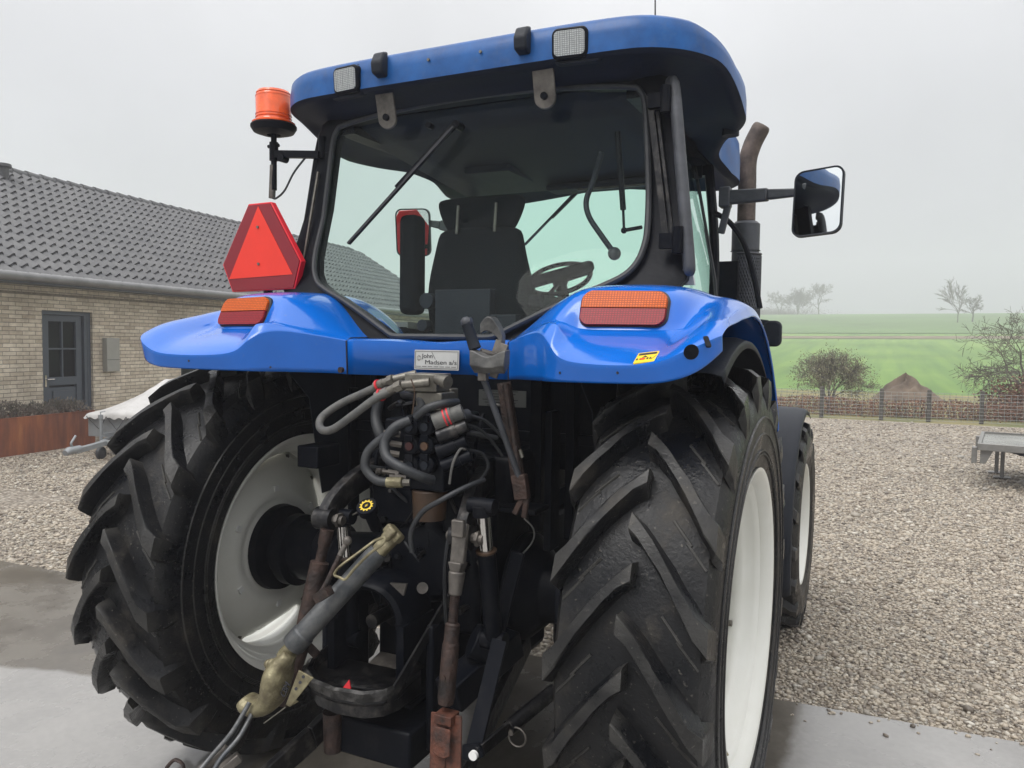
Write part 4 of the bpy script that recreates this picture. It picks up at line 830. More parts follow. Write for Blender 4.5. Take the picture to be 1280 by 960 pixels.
    def plate(nm, mt_, X0_, X1_, T0, T1, r_, d0, d1, par, corners=(1, 1, 1, 1)):
        w_, h_ = X1_-X0_, (T1-T0)*.125; o2 = []
        for (cx, cy, a0), cc in zip(((X1_-r_, h_-r_, 0), (X0_+r_, h_-r_, 90), (X0_+r_, r_, 180), (X1_-r_, r_, 270)), corners):
            if cc:
                for k in range(7): t_ = R(a0+15*k); o2.append((cx+r_*math.cos(t_), cy+r_*math.sin(t_)))
            else: o2.append((X1_ if a0 in (0, 270) else X0_, h_ if a0 in (0, 90) else 0))
        n_ = len(o2); mb = MB(); P0_ = [onface(x_, T0+y_/.125) for x_, y_ in o2]
        nv = Vector((sg*.10, -.94, .33)).normalized(); c_ = sum(P0_, Vector())/n_
        A_ = [p+nv*d0 for p in P0_]; B_ = [p+nv*(d1-.004) for p in P0_]; D_ = [c_+(p-c_)*.975+nv*d1 for p in P0_]
        mb.grid([A_, B_, D_], True); k = len(mb.v)-n_; mb.f.append(tuple(range(k, k+n_))); return mb.build(nm, mt_, par, ang=30)
    tl = plate('tail_light', 'ink', xa-.006, xb+.006, ta-.04, tb+.03, .034, -.02, .004, fe)
    plate('brake_lens', 'red_lens', xa, xb, ta, .52, .028, 0, .016, tl, (0, 0, 1, 1)); plate('indicator_lens', 'amber', xa, xb, .53, tb-.03, .028, 0, .017, tl, (1, 1, 0, 0))
    return fe, onface
feR, onR = fender(1); feL, onL = fender(-1)
# dark round hole and slot in the right fender corner
def hole_plate(c, X_, Y_, outline, par, nm):
    mb = MB(); P_ = place2d(outline, c, X_, Y_); n_ = Vector(X_).cross(Vector(Y_)).normalized(); mb.prism([p+n_*.0035 for p in P_], -n_*.02); mb.build(nm, 'ink', par)
bpy.context.view_layer.update(); DG = bpy.context.evaluated_depsgraph_get()
def on_fender(px_, py_):        # point and normal of the fender skin
    r_ = S.ray_cast(DG, CAM, ray(px_, py_).normalized()); return r_[1], (r_[2] if r_[2].dot(ray(px_, py_)) < 0 else -r_[2])
def skin_plate(nm, px_, py_, outline, m_, par, th=.002, sink=.0012, turn=0):
    c_, n_ = on_fender(px_, py_); X_ = Vector((1, 0, 0)); X_ = (X_-n_*X_.dot(n_)).normalized(); X_ = (Matrix.Rotation(turn, 3, n_) @ X_); Y_ = n_.cross(X_)
    mb = MB(); mb.prism([p-n_*sink for p in place2d(outline, c_, X_, Y_)], n_*(th+sink)); return mb.build(nm, m_, par), c_, X_, Y_, n_
ring = lambda r_: [(r_*math.cos(a), r_*math.sin(a)) for a in np.linspace(0, 6.283, 25)[:-1]]
skin_plate('round_hole', 864, 440, ring(.0205), 'black', feR, .0012)
skin_plate('slot_hole', 884, 427, rrect(.014, .046, .005, 3), 'black', feR, .0012, .003, R(22))
for px_, py_, f_ in ((338, 459, feL), (236, 451, feL), (772, 466, feR), (700, 466, feR)): skin_plate('small_bolt', px_, py_, ring(.004), 'ink', f_, .0015)
q0, cS, Xs, Ys, Ns = skin_plate('warning_sticker', 808, 447, rrect(.060, .062, .003, 3), 'yellow', feR, .0016, .004)
F1 = cS+Ns*.0018
# centre cross panel
mb = MB(); rows = []
for i in range(21):
    x_ = -.333+.666*i/20; u = abs(x_)/.333; yb = -.300+.012*(1-u*u); nb_ = 1.656+(.012 if -.02 < x_ < .22 else 0)
    zt = 1.790-.010*math.exp(-((x_-.02)/.12)**2); rows.append([(x_, yb, nb_), (x_, yb-.005, zt-.006), (x_, yb+.012, zt), (x_, -.14, zt+.001), (x_, -.10, zt-.01)])
mb.grid(rows); cp_ = mb.build('centre_panel', 'blue', TR, solid=.006, ang=50)
mb = MB(); 
for sx in (-1, 1): mb.tube([(sx*.336, -.302, 1.655), (sx*.336, -.308, 1.78), (sx*.336, -.28, 1.793), (sx*.336, -.16, 1.795)], .0022, 5)
mb.build('panel_seam', 'ink', cp_)
mb = MB(); mb.cyl((-.352, -.325, 1.672), (-.352, -.312, 1.672), .011, n=12); mb.build('panel_bolt', 'rust', cp_)
# dealer's plate
PL0 = Vector((.040, -.300, 1.722)); Xp = Vector((1, 0, 0)); Yp = Vector((0, .045, 1)).normalized(); Np = Xp.cross(Yp)
def plate_at(c, w_, h_, th, m_, par, nm, r_=.002, X_=Xp, Y_=Yp): 
    mb = MB(); n_ = Vector(X_).cross(Vector(Y_)).normalized(); mb.prism(place2d(rrect(w_, h_, r_, 3), Vector(c), X_, Y_), n_*th); return mb.build(nm, m_, par)
PL0 = by_(546, 450, -.302); PLW = .182; PLH = .070
sgn = plate_at(PL0, PLW, PLH, .003, 'plate', cp_, 'dealer_sign')
F0_ = PL0+Np*.0034
mb = MB()
for a, b_, ww, hh in ((0, PLH/2-.005, PLW-.008, .0012), (0, -PLH/2+.005, PLW-.008, .0012), (-PLW/2+.004, 0, .0012, PLH-.010), (PLW/2-.004, 0, .0012, PLH-.010)): mb.prism(place2d(rrect(ww, hh, .0004, 1), F0_+Xp*a+Yp*b_, Xp, Yp), Np*.0008)
mb.bar(F0_+Xp*-.020+Yp*.028, F0_+Xp*-.004+Yp*.002, .0012, .0012, Np)
for k in range(34):
    if k % 5 != 4: mb.prism(place2d(rrect(.0034, .0022, .0004, 1), F0_+Xp*(-.080+k*.0048)+Yp*-.024, Xp, Yp), Np*.0006)
mb.build('sign_rule', 'ink', sgn)
text_mesh('John', .022, F0_+Xp*-.037+Yp*.013, Xp, Yp, 'lettering', 'ink', sgn, .0012, .045); text_mesh('Madsen a/s', .022, F0_+Xp*.018+Yp*-.009, Xp, Yp, 'lettering', 'ink', sgn, .0012, .128)
mb = MB()
for k in range(10): a = k*.63; mb.bar(F0_+Xp*(-.072+.004*math.cos(a))+Yp*(.006+.005*math.sin(a)), F0_+Xp*(-.072+.009*math.cos(a))+Yp*(.006+.011*math.sin(a)), .0014, .001, Np)
mb.build('emblem', 'grey_metal', sgn)
# pictogram of the warning sticker
mb = MB(); mb.prism(place2d(rrect(.052, .012, .001, 1), F1+Ys*.020, Xs, Ys), Ns*.0005); mb.prism(place2d([(-.012, -.001), (.004, -.001), (-.004, .009)], F1, Xs, Ys), Ns*.0009)
for a in (-.024, -.014, .006, .014): mb.prism(place2d(rrect(.005, .010, .001, 1), F1+Xs*a-Ys*.009, Xs, Ys), Ns*.0006)
mb.bar(F1+Xs*.018-Ys*.016, F1+Xs*.028+Ys*.004, .0014, .001, Ns); mb.build('pictogram', 'ink', q0)
mb = MB(); mb.prism(place2d(rrect(.016, .008, .002, 2), F1-Xs*.009-Ys*.010, Xs, Ys), Ns*.001); mb.build('red_pictogram', 'red', q0)

# ---- cab frame
def winz(z): # rear glass surface y at height z
    pts = [(1.70, -.190), (1.80, -.150), (1.95, -.085), (2.05, -.040), (2.15, -.005), (2.3, .04), (2.5, .06), (2.75, .08)]
    if z <= pts[0][0]: return pts[0][1]
    for i in range(len(pts)-1):
        if z <= pts[i+1][0]: u = (z-pts[i][0])/(pts[i+1][0]-pts[i][0]); return pts[i][1]*(1-u)+pts[i+1][1]*u
    return pts[-1][1]
def wp(x_, z_, d=0): return Vector((x_, winz(z_)-.035*(1-(x_/.8)**2)+d, z_))
half_in = [(0, 1.800), (.12, 1.800), (.195, 1.800), (.225, 1.806), (.26, 1.824), (.40, 1.895), (.52, 1.952), (.60, 1.985), (.665, 2.020), (.703, 2.068), (.720, 2.13), (.722, 2.2), (.712, 2.35), (.700, 2.5), (.688, 2.62), (.670, 2.675), (.62, 2.70), (.35, 2.725), (0, 2.735)]
half_out = [(0, 1.70), (.12, 1.70), (.25, 1.71), (.36, 1.73), (.46, 1.75), (.56, 1.79), (.66, 1.84), (.75, 1.89), (.82, 1.94), (.872, 2.00), (.878, 2.07), (.868, 2.16), (.842, 2.32), (.812, 2.48), (.785, 2.62), (.765, 2.72), (.68, 2.76), (.35, 2.79), (0, 2.80)]
def full(h): return h+[(-x_, z_) for x_, z_ in h[-2:0:-1]]
I_, O_ = full(half_in), full(half_out); n_ = len(I_)
mb = MB(); sc = lambda P_, k_: [(x_*k_, z_) for x_, z_ in P_]
mb.grid([[wp(x_, z_, .05) for x_, z_ in O_], [wp(x_, z_, .012) for x_, z_ in O_], [wp(x_*.3+X_*.7, z_*.3+Z_*.7, .006) for (x_, z_), (X_, Z_) in zip(I_, O_)], [wp(x_*.7+X_*.3, z_*.7+Z_*.3, .014) for (x_, z_), (X_, Z_) in zip(I_, O_)], [wp(x_, z_, .018) for x_, z_ in I_], [wp(x_, z_, .06) for x_, z_ in I_]], True)
cabf = mb.build('cab_frame', 'black', TR, ang=45)
mb = MB(); mb.tube([wp(x_, z_, -.002) for x_, z_ in spline([(a, b_, 0) for a, b_ in I_+[I_[0]]], 4) and [(v.x, v.y) for v in spline([(a, b_, 0) for a, b_ in I_+[I_[0]]], 4)]], .0115, 8); mb.build('window_seal', 'hose_dark', cabf)
# rear glass
mb = MB(); rows = []; cz = 2.25
for k in (1.0, .8, .6, .4, .2, .02): rows.append([wp(x_*k*.995, cz+(z_-cz)*k*.995, .008) for x_, z_ in I_])
mb.grid(rows, True); rg = mb.build('rear_window', 'glass', TR, ang=80)
# front and side structure
ft, fb_ = 1.26, 1.18
Apt = {sx: [Vector((sx*.66, 1.28, 2.68)), Vector((sx*.70, 1.27, 2.3)), Vector((sx*.71, 1.22, 1.95)), Vector((sx*.68, 1.14, 1.55))] for sx in (-1, 1)}
for sx in (-1, 1):
    mb = MB(); mb.tube(spline(Apt[sx], 5), .024, 8); mb.build('front_pillar', 'black', cabf)
    mb = MB(); mb.bar((sx*.64, .10, 2.70), (sx*.64, 1.30, 2.70), .07, .06); mb.build('side_rail', 'black', cabf); mb = MB(); mb.bar((sx*.70, .1, 1.62), (sx*.68, 1.15, 1.60), .05, .1); mb.build('door_sill', 'black', cabf)
    # curved door glass
    rows = []
    for z_ in (1.62, 1.8, 1.95, 2.1, 2.3, 2.5, 2.68):
        xr = .70+.12*math.sin(min(1, (z_-1.4)/.62)*math.pi/2)-.135*max(0, z_-2.02)/.66; ya, yb_ = .09, 1.20+.03*(z_-1.6); rows.append([(sx*(xr-.085*(j/8)**2), ya+(yb_-ya)*j/8, z_) for j in range(9)])
    mb = MB(); mb.grid(rows); mb.build('door_glass', 'glass_door', cabf, ang=80)
    mb = MB(); ring = rows[-1][::-1]+[r_[0] for r_ in rows[-2::-1]]+rows[0][1:]+[r_[-1] for r_ in rows[1:]]; mb.tube(ring, .009, 6); mb.build('door_seal', 'hose_dark', cabf)
mb = MB(); mb.bar((-.66, 1.29, 2.66), (.66, 1.29, 2.66), .06, .08); mb.bar((-.64, 1.17, 1.80), (.64, 1.17, 1.80), .1, .25); mb.build('front_rail', 'black', cabf)
mb = MB(); mb.grid([[(x_, 1.285+.10*(1-(x_/.68)**2), 2.64) for x_ in np.linspace(-.66, .66, 13)], [(x_, 1.275+.14*(1-(x_/.68)**2), 2.3) for x_ in np.linspace(-.69, .69, 13)], [(x_, 1.20+.14*(1-(x_/.68)**2), 1.72) for x_ in np.linspace(-.68, .68, 13)]]); mb.build('windscreen', 'glass_mint', cabf, ang=80)
# headliner and its consoles
mb = MB(); rows = [[(x_, y_, z_) for x_ in np.linspace(-.64, .64, 9)] for y_, z_ in ((.10, 2.715), (.3, 2.67), (.8, 2.62), (1.16, 2.585), (1.24, 2.60), (1.24, 2.70))]; mb.grid(rows); mb.build('headliner', 'lining', cabf, solid=.01)
mb = MB(); mb.box((.20, 1.10, 2.575), (.62, .14, .035)); mb.box((-.28, .9, 2.63), (.25, .4, .06)); mb.build('overhead_console', 'lining', cabf, bevel=.012)
mb = MB(); mb.box((.31, 1.05, 2.553), (.50, .012, .012)); mb.build('console_strip', 'grey_metal', cabf)
# outer handle tube with hinge at the right pillar
for sx in (-1, 1):
    mb = MB(); P1_ = by_(843, 112, .02); P2_ = by_(861, 324, -.06); P1_.x *= sx; P2_.x *= sx
    if sx < 0: P1_.x += .02; P2_.x += .02; P1_.y = .10; P2_.y = .05
    mb.tube(spline([P1_+Vector((-sx*.02, .02, .03)), P1_, (P1_+P2_)/2+Vector((0, 0, 0)), P2_, P2_+Vector((-sx*.0, .0, -.04))], 5), .021, 12); h_ = mb.build('door_hinge_tube', 'silencer' if sx > 0 else 'black', cabf)
    for z_ in (2.62, 2.13): mb = MB(); c = P1_+(P2_-P1_)*((z_-P1_.z)/(P2_.z-P1_.z)); mb.cyl(c+Vector((-sx*.028, -.02, -.045)), c+Vector((-sx*.028, -.02, .045)), .018, n=12); mb.bar(c+Vector((-sx*.09, -.01, 0)), c+Vector((-sx*.02, -.012, 0)), .03, .05); mb.build('hinge', 'black', h_)
mb = MB(); mb.bar(by_(812, 120, .055), by_(838, 345, -.0), .022, .012, (0, 1, 0)); mb.bar(by_(822, 140, .05), by_(846, 335, .0), .010, .012, (0, 1, 0)); mb.build('pillar_strip', 'dark_steel', cabf)
mb = MB(); mb.prism([by_(855, 327, .0), by_(864, 332, .0), by_(868, 356, .0), by_(848, 356, .0)], (0, .02, 0)); mb.build('pillar_foot', 'plate', cabf)
mb = MB(); mb.bar(by_(398, 215, .055), by_(379, 330, .0), .008, .010, (0, 1, 0)); mb.build('pillar_strip', 'fitting', cabf)

# ---- roof
hp = [(0, -.125), (.30, -.125), (.60, -.120), (.72, -.105), (.80, -.065), (.865, -.005), (.915, .08), (.945, .18), (.962, .30), (.966, .42), (.955, .56), (.91, .70), (.84, .82), (.79, .92), (.765, 1.02), (.785, 1.15), (.80, 1.28), (.79, 1.42), (.74, 1.56), (.62, 1.66), (.4, 1.71), (0, 1.73)]
hp = [(v.x, v.y) for v in spline([(a, b_, 0) for a, b_ in hp], 3)]
RF = hp+[(-a, b_) for a, b_ in hp[-2:0:-1]]
def zb(y_, x_):
    k_ = max(0, min(1, (y_-.10)/.42)); z_ = 2.768-.092*(3*k_*k_-2*k_**3)*min(1, abs(x_)/.8)
    if y_ > .85: z_ -= .075*min(1, (y_-.85)/.35)
    return z_
def inset(P_, d, kx=None):
    out = []; n = len(P_)
    for i in range(n):
        a, b_ = Vector(P_[i-1]), Vector(P_[(i+1) % n]); t_ = (b_-a); nn = Vector((-t_.y, t_.x)).normalized(); out.append((P_[i][0]+nn.x*d, P_[i][1]+nn.y*d))
    return out
lev = []
def ztop(y_): return 2.895-.02*max(0, y_-.2)-(.05*max(0, (y_-.9))**1.5)
for d, f in ((0.0, 0), (-.002+.002, .5), (.006, .86), (.02, .97), (.05, 1.0)):
    P_ = inset(RF, d); lev.append([(x_, y_, zb(Y_, X_)+(ztop(Y_)-.004-(.02+.06*max(0, min(1, (Y_-.0)/.3)))*min(1, abs(X_)/.97)**4-zb(Y_, X_))*f) for (x_, y_), (X_, Y_) in zip(P_, RF)])
c0 = (0, .75)
for k_, dz in ((.8, .018), (.55, .034), (.3, .042), (.02, .045)): lev.append([(x_*k_, c0[1]+(y_-c0[1])*k_, ztop(c0[1]+(y_-c0[1])*k_)+dz*.6-.02*k_) for x_, y_ in RF])
mb = MB(); mb.grid(lev, True); roof = mb.build('roof', 'roof_blue', TR, ang=60)
und = []
for d, dz in ((0.002, .001), (.012, -.006), (.03, -.012), (.05, -.004)): P_ = inset(RF, d); und.append([(x_, y_, zb(Y_, X_)+dz) for (x_, y_), (X_, Y_) in zip(P_, RF)])
for k_, dz in ((.86, -.02), (.78, -.045), (.70, -.03), (.4, .0), (.02, .0)): und.append([(x_*k_, c0[1]+(y_-c0[1])*k_, zb(Y_:=y_, x_)*.35+2.735*.65+dz*.6) for x_, y_ in RF])
mb = MB(); mb.grid(und, True); mb.build('roof_underside', 'lining', roof, ang=60)
mb = MB(); mb.cyl((.87, .70, 2.655), (.87, .70, 2.70), .035, n=16); mb.build('roof_speaker', 'plastic', roof)
# small bolts on the roof band
for px_, py_ in ((536, 75), (601, 65)):
    mb = MB(); q = by_(px_, py_, -.127); mb.cyl(q, q+Vector((0, -.006, 0)), .006, n=6); mb.build('bolt', 'fitting', roof)
# worklights
for sx in (-1, 1):
    c = Vector((sx*.470, -.105, 2.812)); mb = MB(); tl_ = Vector((sx*.10, -1, -.08)).normalized(); X_ = Vector((1, sx*.10, 0)).normalized(); Y_ = tl_.cross(X_)*-1
    if Y_.z < 0: Y_ = -Y_
    mb.prism(place2d(rrect(.150+.03, .125, .03), c-tl_*.03+X_*sx*.020, X_, Y_), tl_*.035); hs_ = mb.build('worklight', 'plastic', roof, bevel=.006)
    mb = MB(); mb.prism(place2d(rrect(.128, .104, .022), c, X_, Y_), tl_*.032); mb.build('lamp_housing', 'black', hs_, bevel=.006)
    mb = MB(); mb.prism(place2d(rrect(.108, .082, .014), c, X_, Y_), tl_*.036)
    for k in range(9): mb.bar(c+tl_*.036+X_*(-.046+k*.0115)-Y_*.036, c+tl_*.036+X_*(-.046+k*.0115)+Y_*.036, .004, .003, tl_)
    mb.build('lamp_lens', 'clear_lens', hs_)
    # hinge cap and hanging bracket
    cx = sx*.302; mb = MB(); mb.prism([(cx-.028, -.120, 2.795), (cx-.028, -.165, 2.805), (cx-.028, -.172, 2.845), (cx-.028, -.150, 2.885), (cx-.028, -.120, 2.895)], (.050, 0, 0)); mb.build('hinge_cap', 'plastic', roof, bevel=.008)
    cx = sx*.342; mb = MB(); out = [(-.042, .10), (-.042, -.02)]+[(.042*math.cos(R(a)), -.02-.03*1.0+.042*math.sin(R(a))*.9+.0) for a in range(180, 361, 15)]+[(.042, -.02), (.042, .10)]
    mb.prism(place2d(out, (cx, -.052, 2.715), (1, 0, 0), Vector((0, -.25, 1)).normalized()), (0, .012, 0)); bk_ = mb.build('window_hinge_bracket', 'grey_metal', roof, bevel=.003)
    mb = MB(); mb.cyl((cx, -.052, 2.672), (cx, -.030, 2.672), .013, n=14); mb.build('bracket_bolt', 'black', bk_)
mb = MB(); mb.cyl(by_(819, 27, .2), by_(819, -60, .2), .003, .0015, 6); mb.build('aerial', 'ink', roof)

# ---- wiper, stay, strut, grab handle, front wiper
mb = MB(); pv_ = by_(572, 157, .015); te = by_(438, 305, -.03); mid = (pv_+te)/2
mb.cyl(pv_+Vector((0, .03, 0)), pv_+Vector((0, -.02, 0)), .016, n=14); mb.bar(pv_+Vector((0, -.018, 0)), pv_+(te-pv_)*.52+Vector((0, -.030, 0)), .024, .012, (0, 1, 0), .014); mb.build('rear_wiper_arm', 'black', rg)
mb = MB(); a_ = by_(562, 164, -.02); b2 = te+Vector((.0, -.012, 0)); mb.bar(a_, b2, .009, .02, (0, 1, 0)); o2 = Vector((.022, -.010, .012)); mb.bar(a_+o2, b2+o2+(a_-b2)*.06, .008, .010, (0, 1, 0))
for t_ in (.12, .3, .5, .7, .88): mb.bar(a_+(b2-a_)*t_, a_+(b2-a_)*t_+o2, .008, .014, (0, 1, 0))
mb.build('wiper_blade', 'ink', rg)
mb = MB(); q = by_(535, 156, .03); mb.cyl(q+Vector((0, .03, 0)), q, .012, n=12); mb.build('washer_nozzle', 'black', rg)
mb = MB(); mb.bar(by_(690, 272, 1.36), by_(724, 238, 1.34), .014, .014, (0, 1, 0)); mb.bar(by_(656, 306, 1.37), by_(716, 244, 1.36), .008, .02, (0, 1, 0)); mb.build('front_wiper', 'ink', cabf)
mb = MB(); g_ = [by_(752, 190, .10), by_(742, 225, .10), by_(733, 250, .08), by_(736, 270, .06), by_(750, 292, .05), by_(768, 317, .045)]; mb.tube(spline(g_, 5), .0105, 10); mb.ball(g_[-1], .024, 14); mb.build('window_latch_handle', 'plastic', rg)
mb = MB(); a_, b_ = by_(772, 165, .10), by_(779, 262, .08); c_ = by_(780, 288, .07); mb.cyl(a_, b_, .011, n=12); mb.cyl(b_, c_, .005, n=8); mb.ball(c_, .012, 10); mb.cyl(c_, by_(802, 284, .05), .007, n=8); mb.build('gas_strut', 'black', rg)

# ---- interior
st = MB(); SX, SY = -.095, .27
def seatsec(z, w_, t0, t1, n=18): return [(SX+w_*math.copysign(abs(math.cos(a))**.6, math.cos(a)), SY+t0+(t1-t0)*.5+(t1-t0)*.5*math.copysign(abs(math.sin(a))**.7, math.sin(a)), z) for a in np.linspace(0, 2*math.pi, n+1)[:-1]]
rows = [seatsec(z, w_, t0, t1) for z, w_, t0, t1 in ((1.76, .20, -.02, .20), (1.78, .245, -.04, .24), (1.88, .262, -.05, .2), (1.98, .258, -.055, .14), (2.08, .236, -.05, .10), (2.16, .215, -.04, .09), (2.24, .200, -.03, .09), (2.262, .185, -.02, .08), (2.27, .1, .0, .05))]
st.grid(rows, True); k0 = len(st.v)-18; st.f.append(tuple(range(k0, k0+18)))
seat = st.build('seat', 'fabric', TR, sub=1)
mb = MB(); rows = [seatsec(z, w_, t0, t1) for z, w_, t0, t1 in ((2.245, .13, .02, .06), (2.25, .155, -.0, .075), (2.30, .185, -.012, .08), (2.35, .205, -.014, .085), (2.385, .212, -.014, .08), (2.398, .19, .0, .06), (2.40, .1, .02, .05))]; mb.grid(rows, True); mb.f.append(tuple(range(len(mb.v)-18, len(mb.v)))); mb.build('headrest', 'fabric', seat, sub=1)
mb = MB(); 
for dx_ in (-.08, .10): mb.cyl((SX+dx_, SY-.035, 2.24), (SX+dx_, SY-.022, 2.36), .006, n=8)
mb.build('headrest_rod', 'fitting', seat)
mb = MB(); mb.box((SX, SY+.38, 1.80), (.50, .48, .12)); mb.box((SX, SY+.33, 1.60), (.36, .36, .30)); mb.build('seat_cushion', 'fabric', seat, bevel=.04, seg=3)
mb = MB(); mb.box((SX-.015, SY-.075, 1.90), (.26, .05, .20)); mb.tube([(SX-.10, SY-.072, 1.985), (SX+.10, SY-.072, 1.985)], .006, 6); mb.tube([(SX-.19, SY-.1, 1.955), (SX-.19, SY-.05, 1.955)], .034, 14); mb.tube([(SX-.21, SY-.1, 1.85), (SX-.21, SY-.05, 1.85)], .026, 14); mb.box((SX+.08, SY-.07, 1.86), (.30, .05, .07)); mb.build('seat_mechanism', 'plastic', seat, bevel=.008)
mb = MB(); mb.box((SX-.335, SY+.02, 2.12), (.095, .10, .44)); mb.build('folded_armrest', 'fabric', seat, bevel=.03, seg=3)
mb = MB(); mb.bar((SX+.20, SY+.02, 2.02), (SX+.42, SY+.28, 2.12), .05, .05); mb.box((SX+.26, SY+.15, 1.95), (.10, .30, .06)); mb.build('armrest', 'fabric', seat, bevel=.018)
mb = MB(); mb.box((.42, .55, 1.80), (.26, .75, .28)); mb.box((-.50, .45, 1.72), (.20, .6, .16)); mb.box((0, 1.0, 1.78), (.30, .18, .36)); mb.build('side_console', 'plastic', TR, bevel=.03)
mb = MB(); c = Vector((.02, .92, 2.10)); ax = Vector((0, -.55, .83)).normalized(); X_ = Vector((1, 0, 0)); Y_ = ax.cross(X_); mb.tube([c+X_*.155*math.cos(a)+Y_*.155*math.sin(a) for a in np.linspace(0, 2*math.pi, 37)], .012, 8, False)
for a in (R(-90), R(20), R(160)): mb.bar(c-ax*.02, c+X_*.15*math.cos(a)+Y_*.15*math.sin(a), .022, .008, ax)
mb.cyl(c-ax*.03, c+ax*.01, .038, n=16); mb.cyl(c-ax*.35, c-ax*.03, .030, n=12); mb.build('steering_wheel', 'black', TR)
mb = MB(); mb.bar((-.63, .50, 1.86), (-.35, 1.15, 1.82), .12, .03); mb.build('sill_shelf', 'cabinet', TR)

# ---- mirrors
for sx in (-1, 1):
    if sx > 0: c = Vector((1.205, .90, 2.392)); el = Vector((.80, 1.0, 2.455))
    else: c = Vector((-.985, 1.16, 2.405)); el = Vector((-.70, 1.22, 2.42))
    # mirror turned slightly towards the cab
    fw_ = Vector((-.18, -1, .11) if sx > 0 else (.30, -1, -.16)).normalized(); X_ = Vector((1, -.18 if sx > 0 else .30, 0)).normalized(); Y_ = X_.cross(fw_); Y_ = Y_ if Y_.z > 0 else -Y_
    if sx > 0: X_ = (X_+Vector((0, 0, .06))).normalized()
    hh = .285 if sx > 0 else .27
    mb = MB(); o1 = place2d(rrect(.202, hh, .038), c, X_, Y_); o2_ = place2d(rrect(.190, hh-.012, .034), c, X_, Y_); bk2 = place2d(rrect(.13, hh*.75, .03), c, X_, Y_)
    mb.grid([[p+fw_*.010 for p in o2_], [p+fw_*.012 for p in o1], [p-fw_*.015 for p in o1], [p-fw_*.05 for p in bk2]], True); n2 = len(bk2); mb.f.append(tuple(range(len(mb.v)-n2, len(mb.v)))); mi = mb.build('mirror', 'plastic', TR)
    mb = MB(); mb.prism([p+fw_*.006 for p in place2d(rrect(.188, hh-.014, .033), c, X_, Y_)], fw_*.003); mb.build('mirror_glass', 'mirror', mi, smooth=False)
    mb = MB(); q = c-fw_*.03+Vector((-sx*.06, 0, .055)); 
    mb.bar(el, el+(q-el)*.55, .05, .062, (0, 0, 1), .04, .055); mb.bar(el+(q-el)*.55, q, .035, .045, (0, 0, 1), .025, .03); mb.cyl(q-Vector((0, 0, .035)), q+Vector((0, 0, .035)), .022, n=12); mb.bar(el+Vector((sx*-.02, .02, -.16)), el+Vector((sx*.02, 0, 0)), .03, .03, (0, 1, 0)); mb.box(el, (.05, .07, .09)); mb.build('mirror_arm', 'silencer', mi, bevel=.006)
mb = MB(); q = bx_(965, 417, .99); mb.prism(place2d(rrect(.085, .125, .03), q, (1, -.2, 0), (0, 0, 1)), (0, .05, 0)); mb.bar(q+Vector((-.02, .03, .05)), q+Vector((-.22, .3, .08)), .02, .03); mb.build('wide_angle_mirror', 'plastic', TR, bevel=.01)
# interior reflection-size side lamp pod inside right door
# ---- exhaust
EX, EY = .795, 1.62
mb = MB(); mb.cyl((EX-.0, EY, 1.15), (EX, EY, 2.28), .070, n=28); mb.lathe((EX, EY, 2.28), (0, 0, 1), [(0, .078), (.0, .072), (.14, .072), (.155, .055), (.155, 0)], 28); ex = mb.build('exhaust_silencer', 'silencer', TR)
mb = MB(); P_ = spline([(EX, EY, 2.42), (EX, EY, 2.62), (EX, EY, 2.75), (EX+.020, EY, 2.83), (EX+.048, EY, 2.89), (EX+.070, EY, 2.93)], 5); mb.tube(P_, [.047]*(len(P_)-4)+[.047, .046, .043, .038], 20, False); mb.build('exhaust_pipe', 'pipe_rust', ex, solid=.003)
mb = MB(); nz_, na = 46, 22      # perforated heat guard, built as a real lattice
V = []; rg_ = .080
for i in range(nz_):
    for k in range(na):
        a = math.pi*(-.62+1.24*(k+.5*(i % 2))/na); V.append((EX+rg_*math.cos(a), EY+rg_*math.sin(a)-.0, 1.42+i*.0185))
for i in range(nz_-1):
    for k in range(na-1):
        b0 = i*na+k; 
        if i % 2 == 0: A_, B_, C_2, D_2 = V[b0], V[b0+na], V[b0+1], None
        else: A_, B_, C_2 = V[b0], V[b0+na+1], V[b0+1]
        mb.tube([A_, B_], .0042, 4, False); 
        mb.tube([C_2, B_], .0042, 4, False)
mb.tube([(EX+rg_*math.cos(a), EY+rg_*math.sin(a), 2.262) for a in np.linspace(-1.95, 1.95, 20)], .006, 6); mb.build('perforated_guard', 'silencer', ex, smooth=False)
mb = MB(); mb.prism([(EX-.12, EY-.10, 1.3), (EX-.02, EY-.10, 1.3), (EX-.02, EY-.10, 2.22), (EX-.12, EY-.10, 2.22)], (0, .02, 0)); mb.build('guard_panel', 'black', ex)
mb = MB(); g_ = [by_(893, 266, 1.0), by_(912, 278, 1.05), by_(930, 305, 1.08), by_(942, 345, 1.08), by_(950, 385, 1.05)]; mb.tube(spline(g_, 5), .013, 8); mb.build('front_grab_rail', 'black', TR)

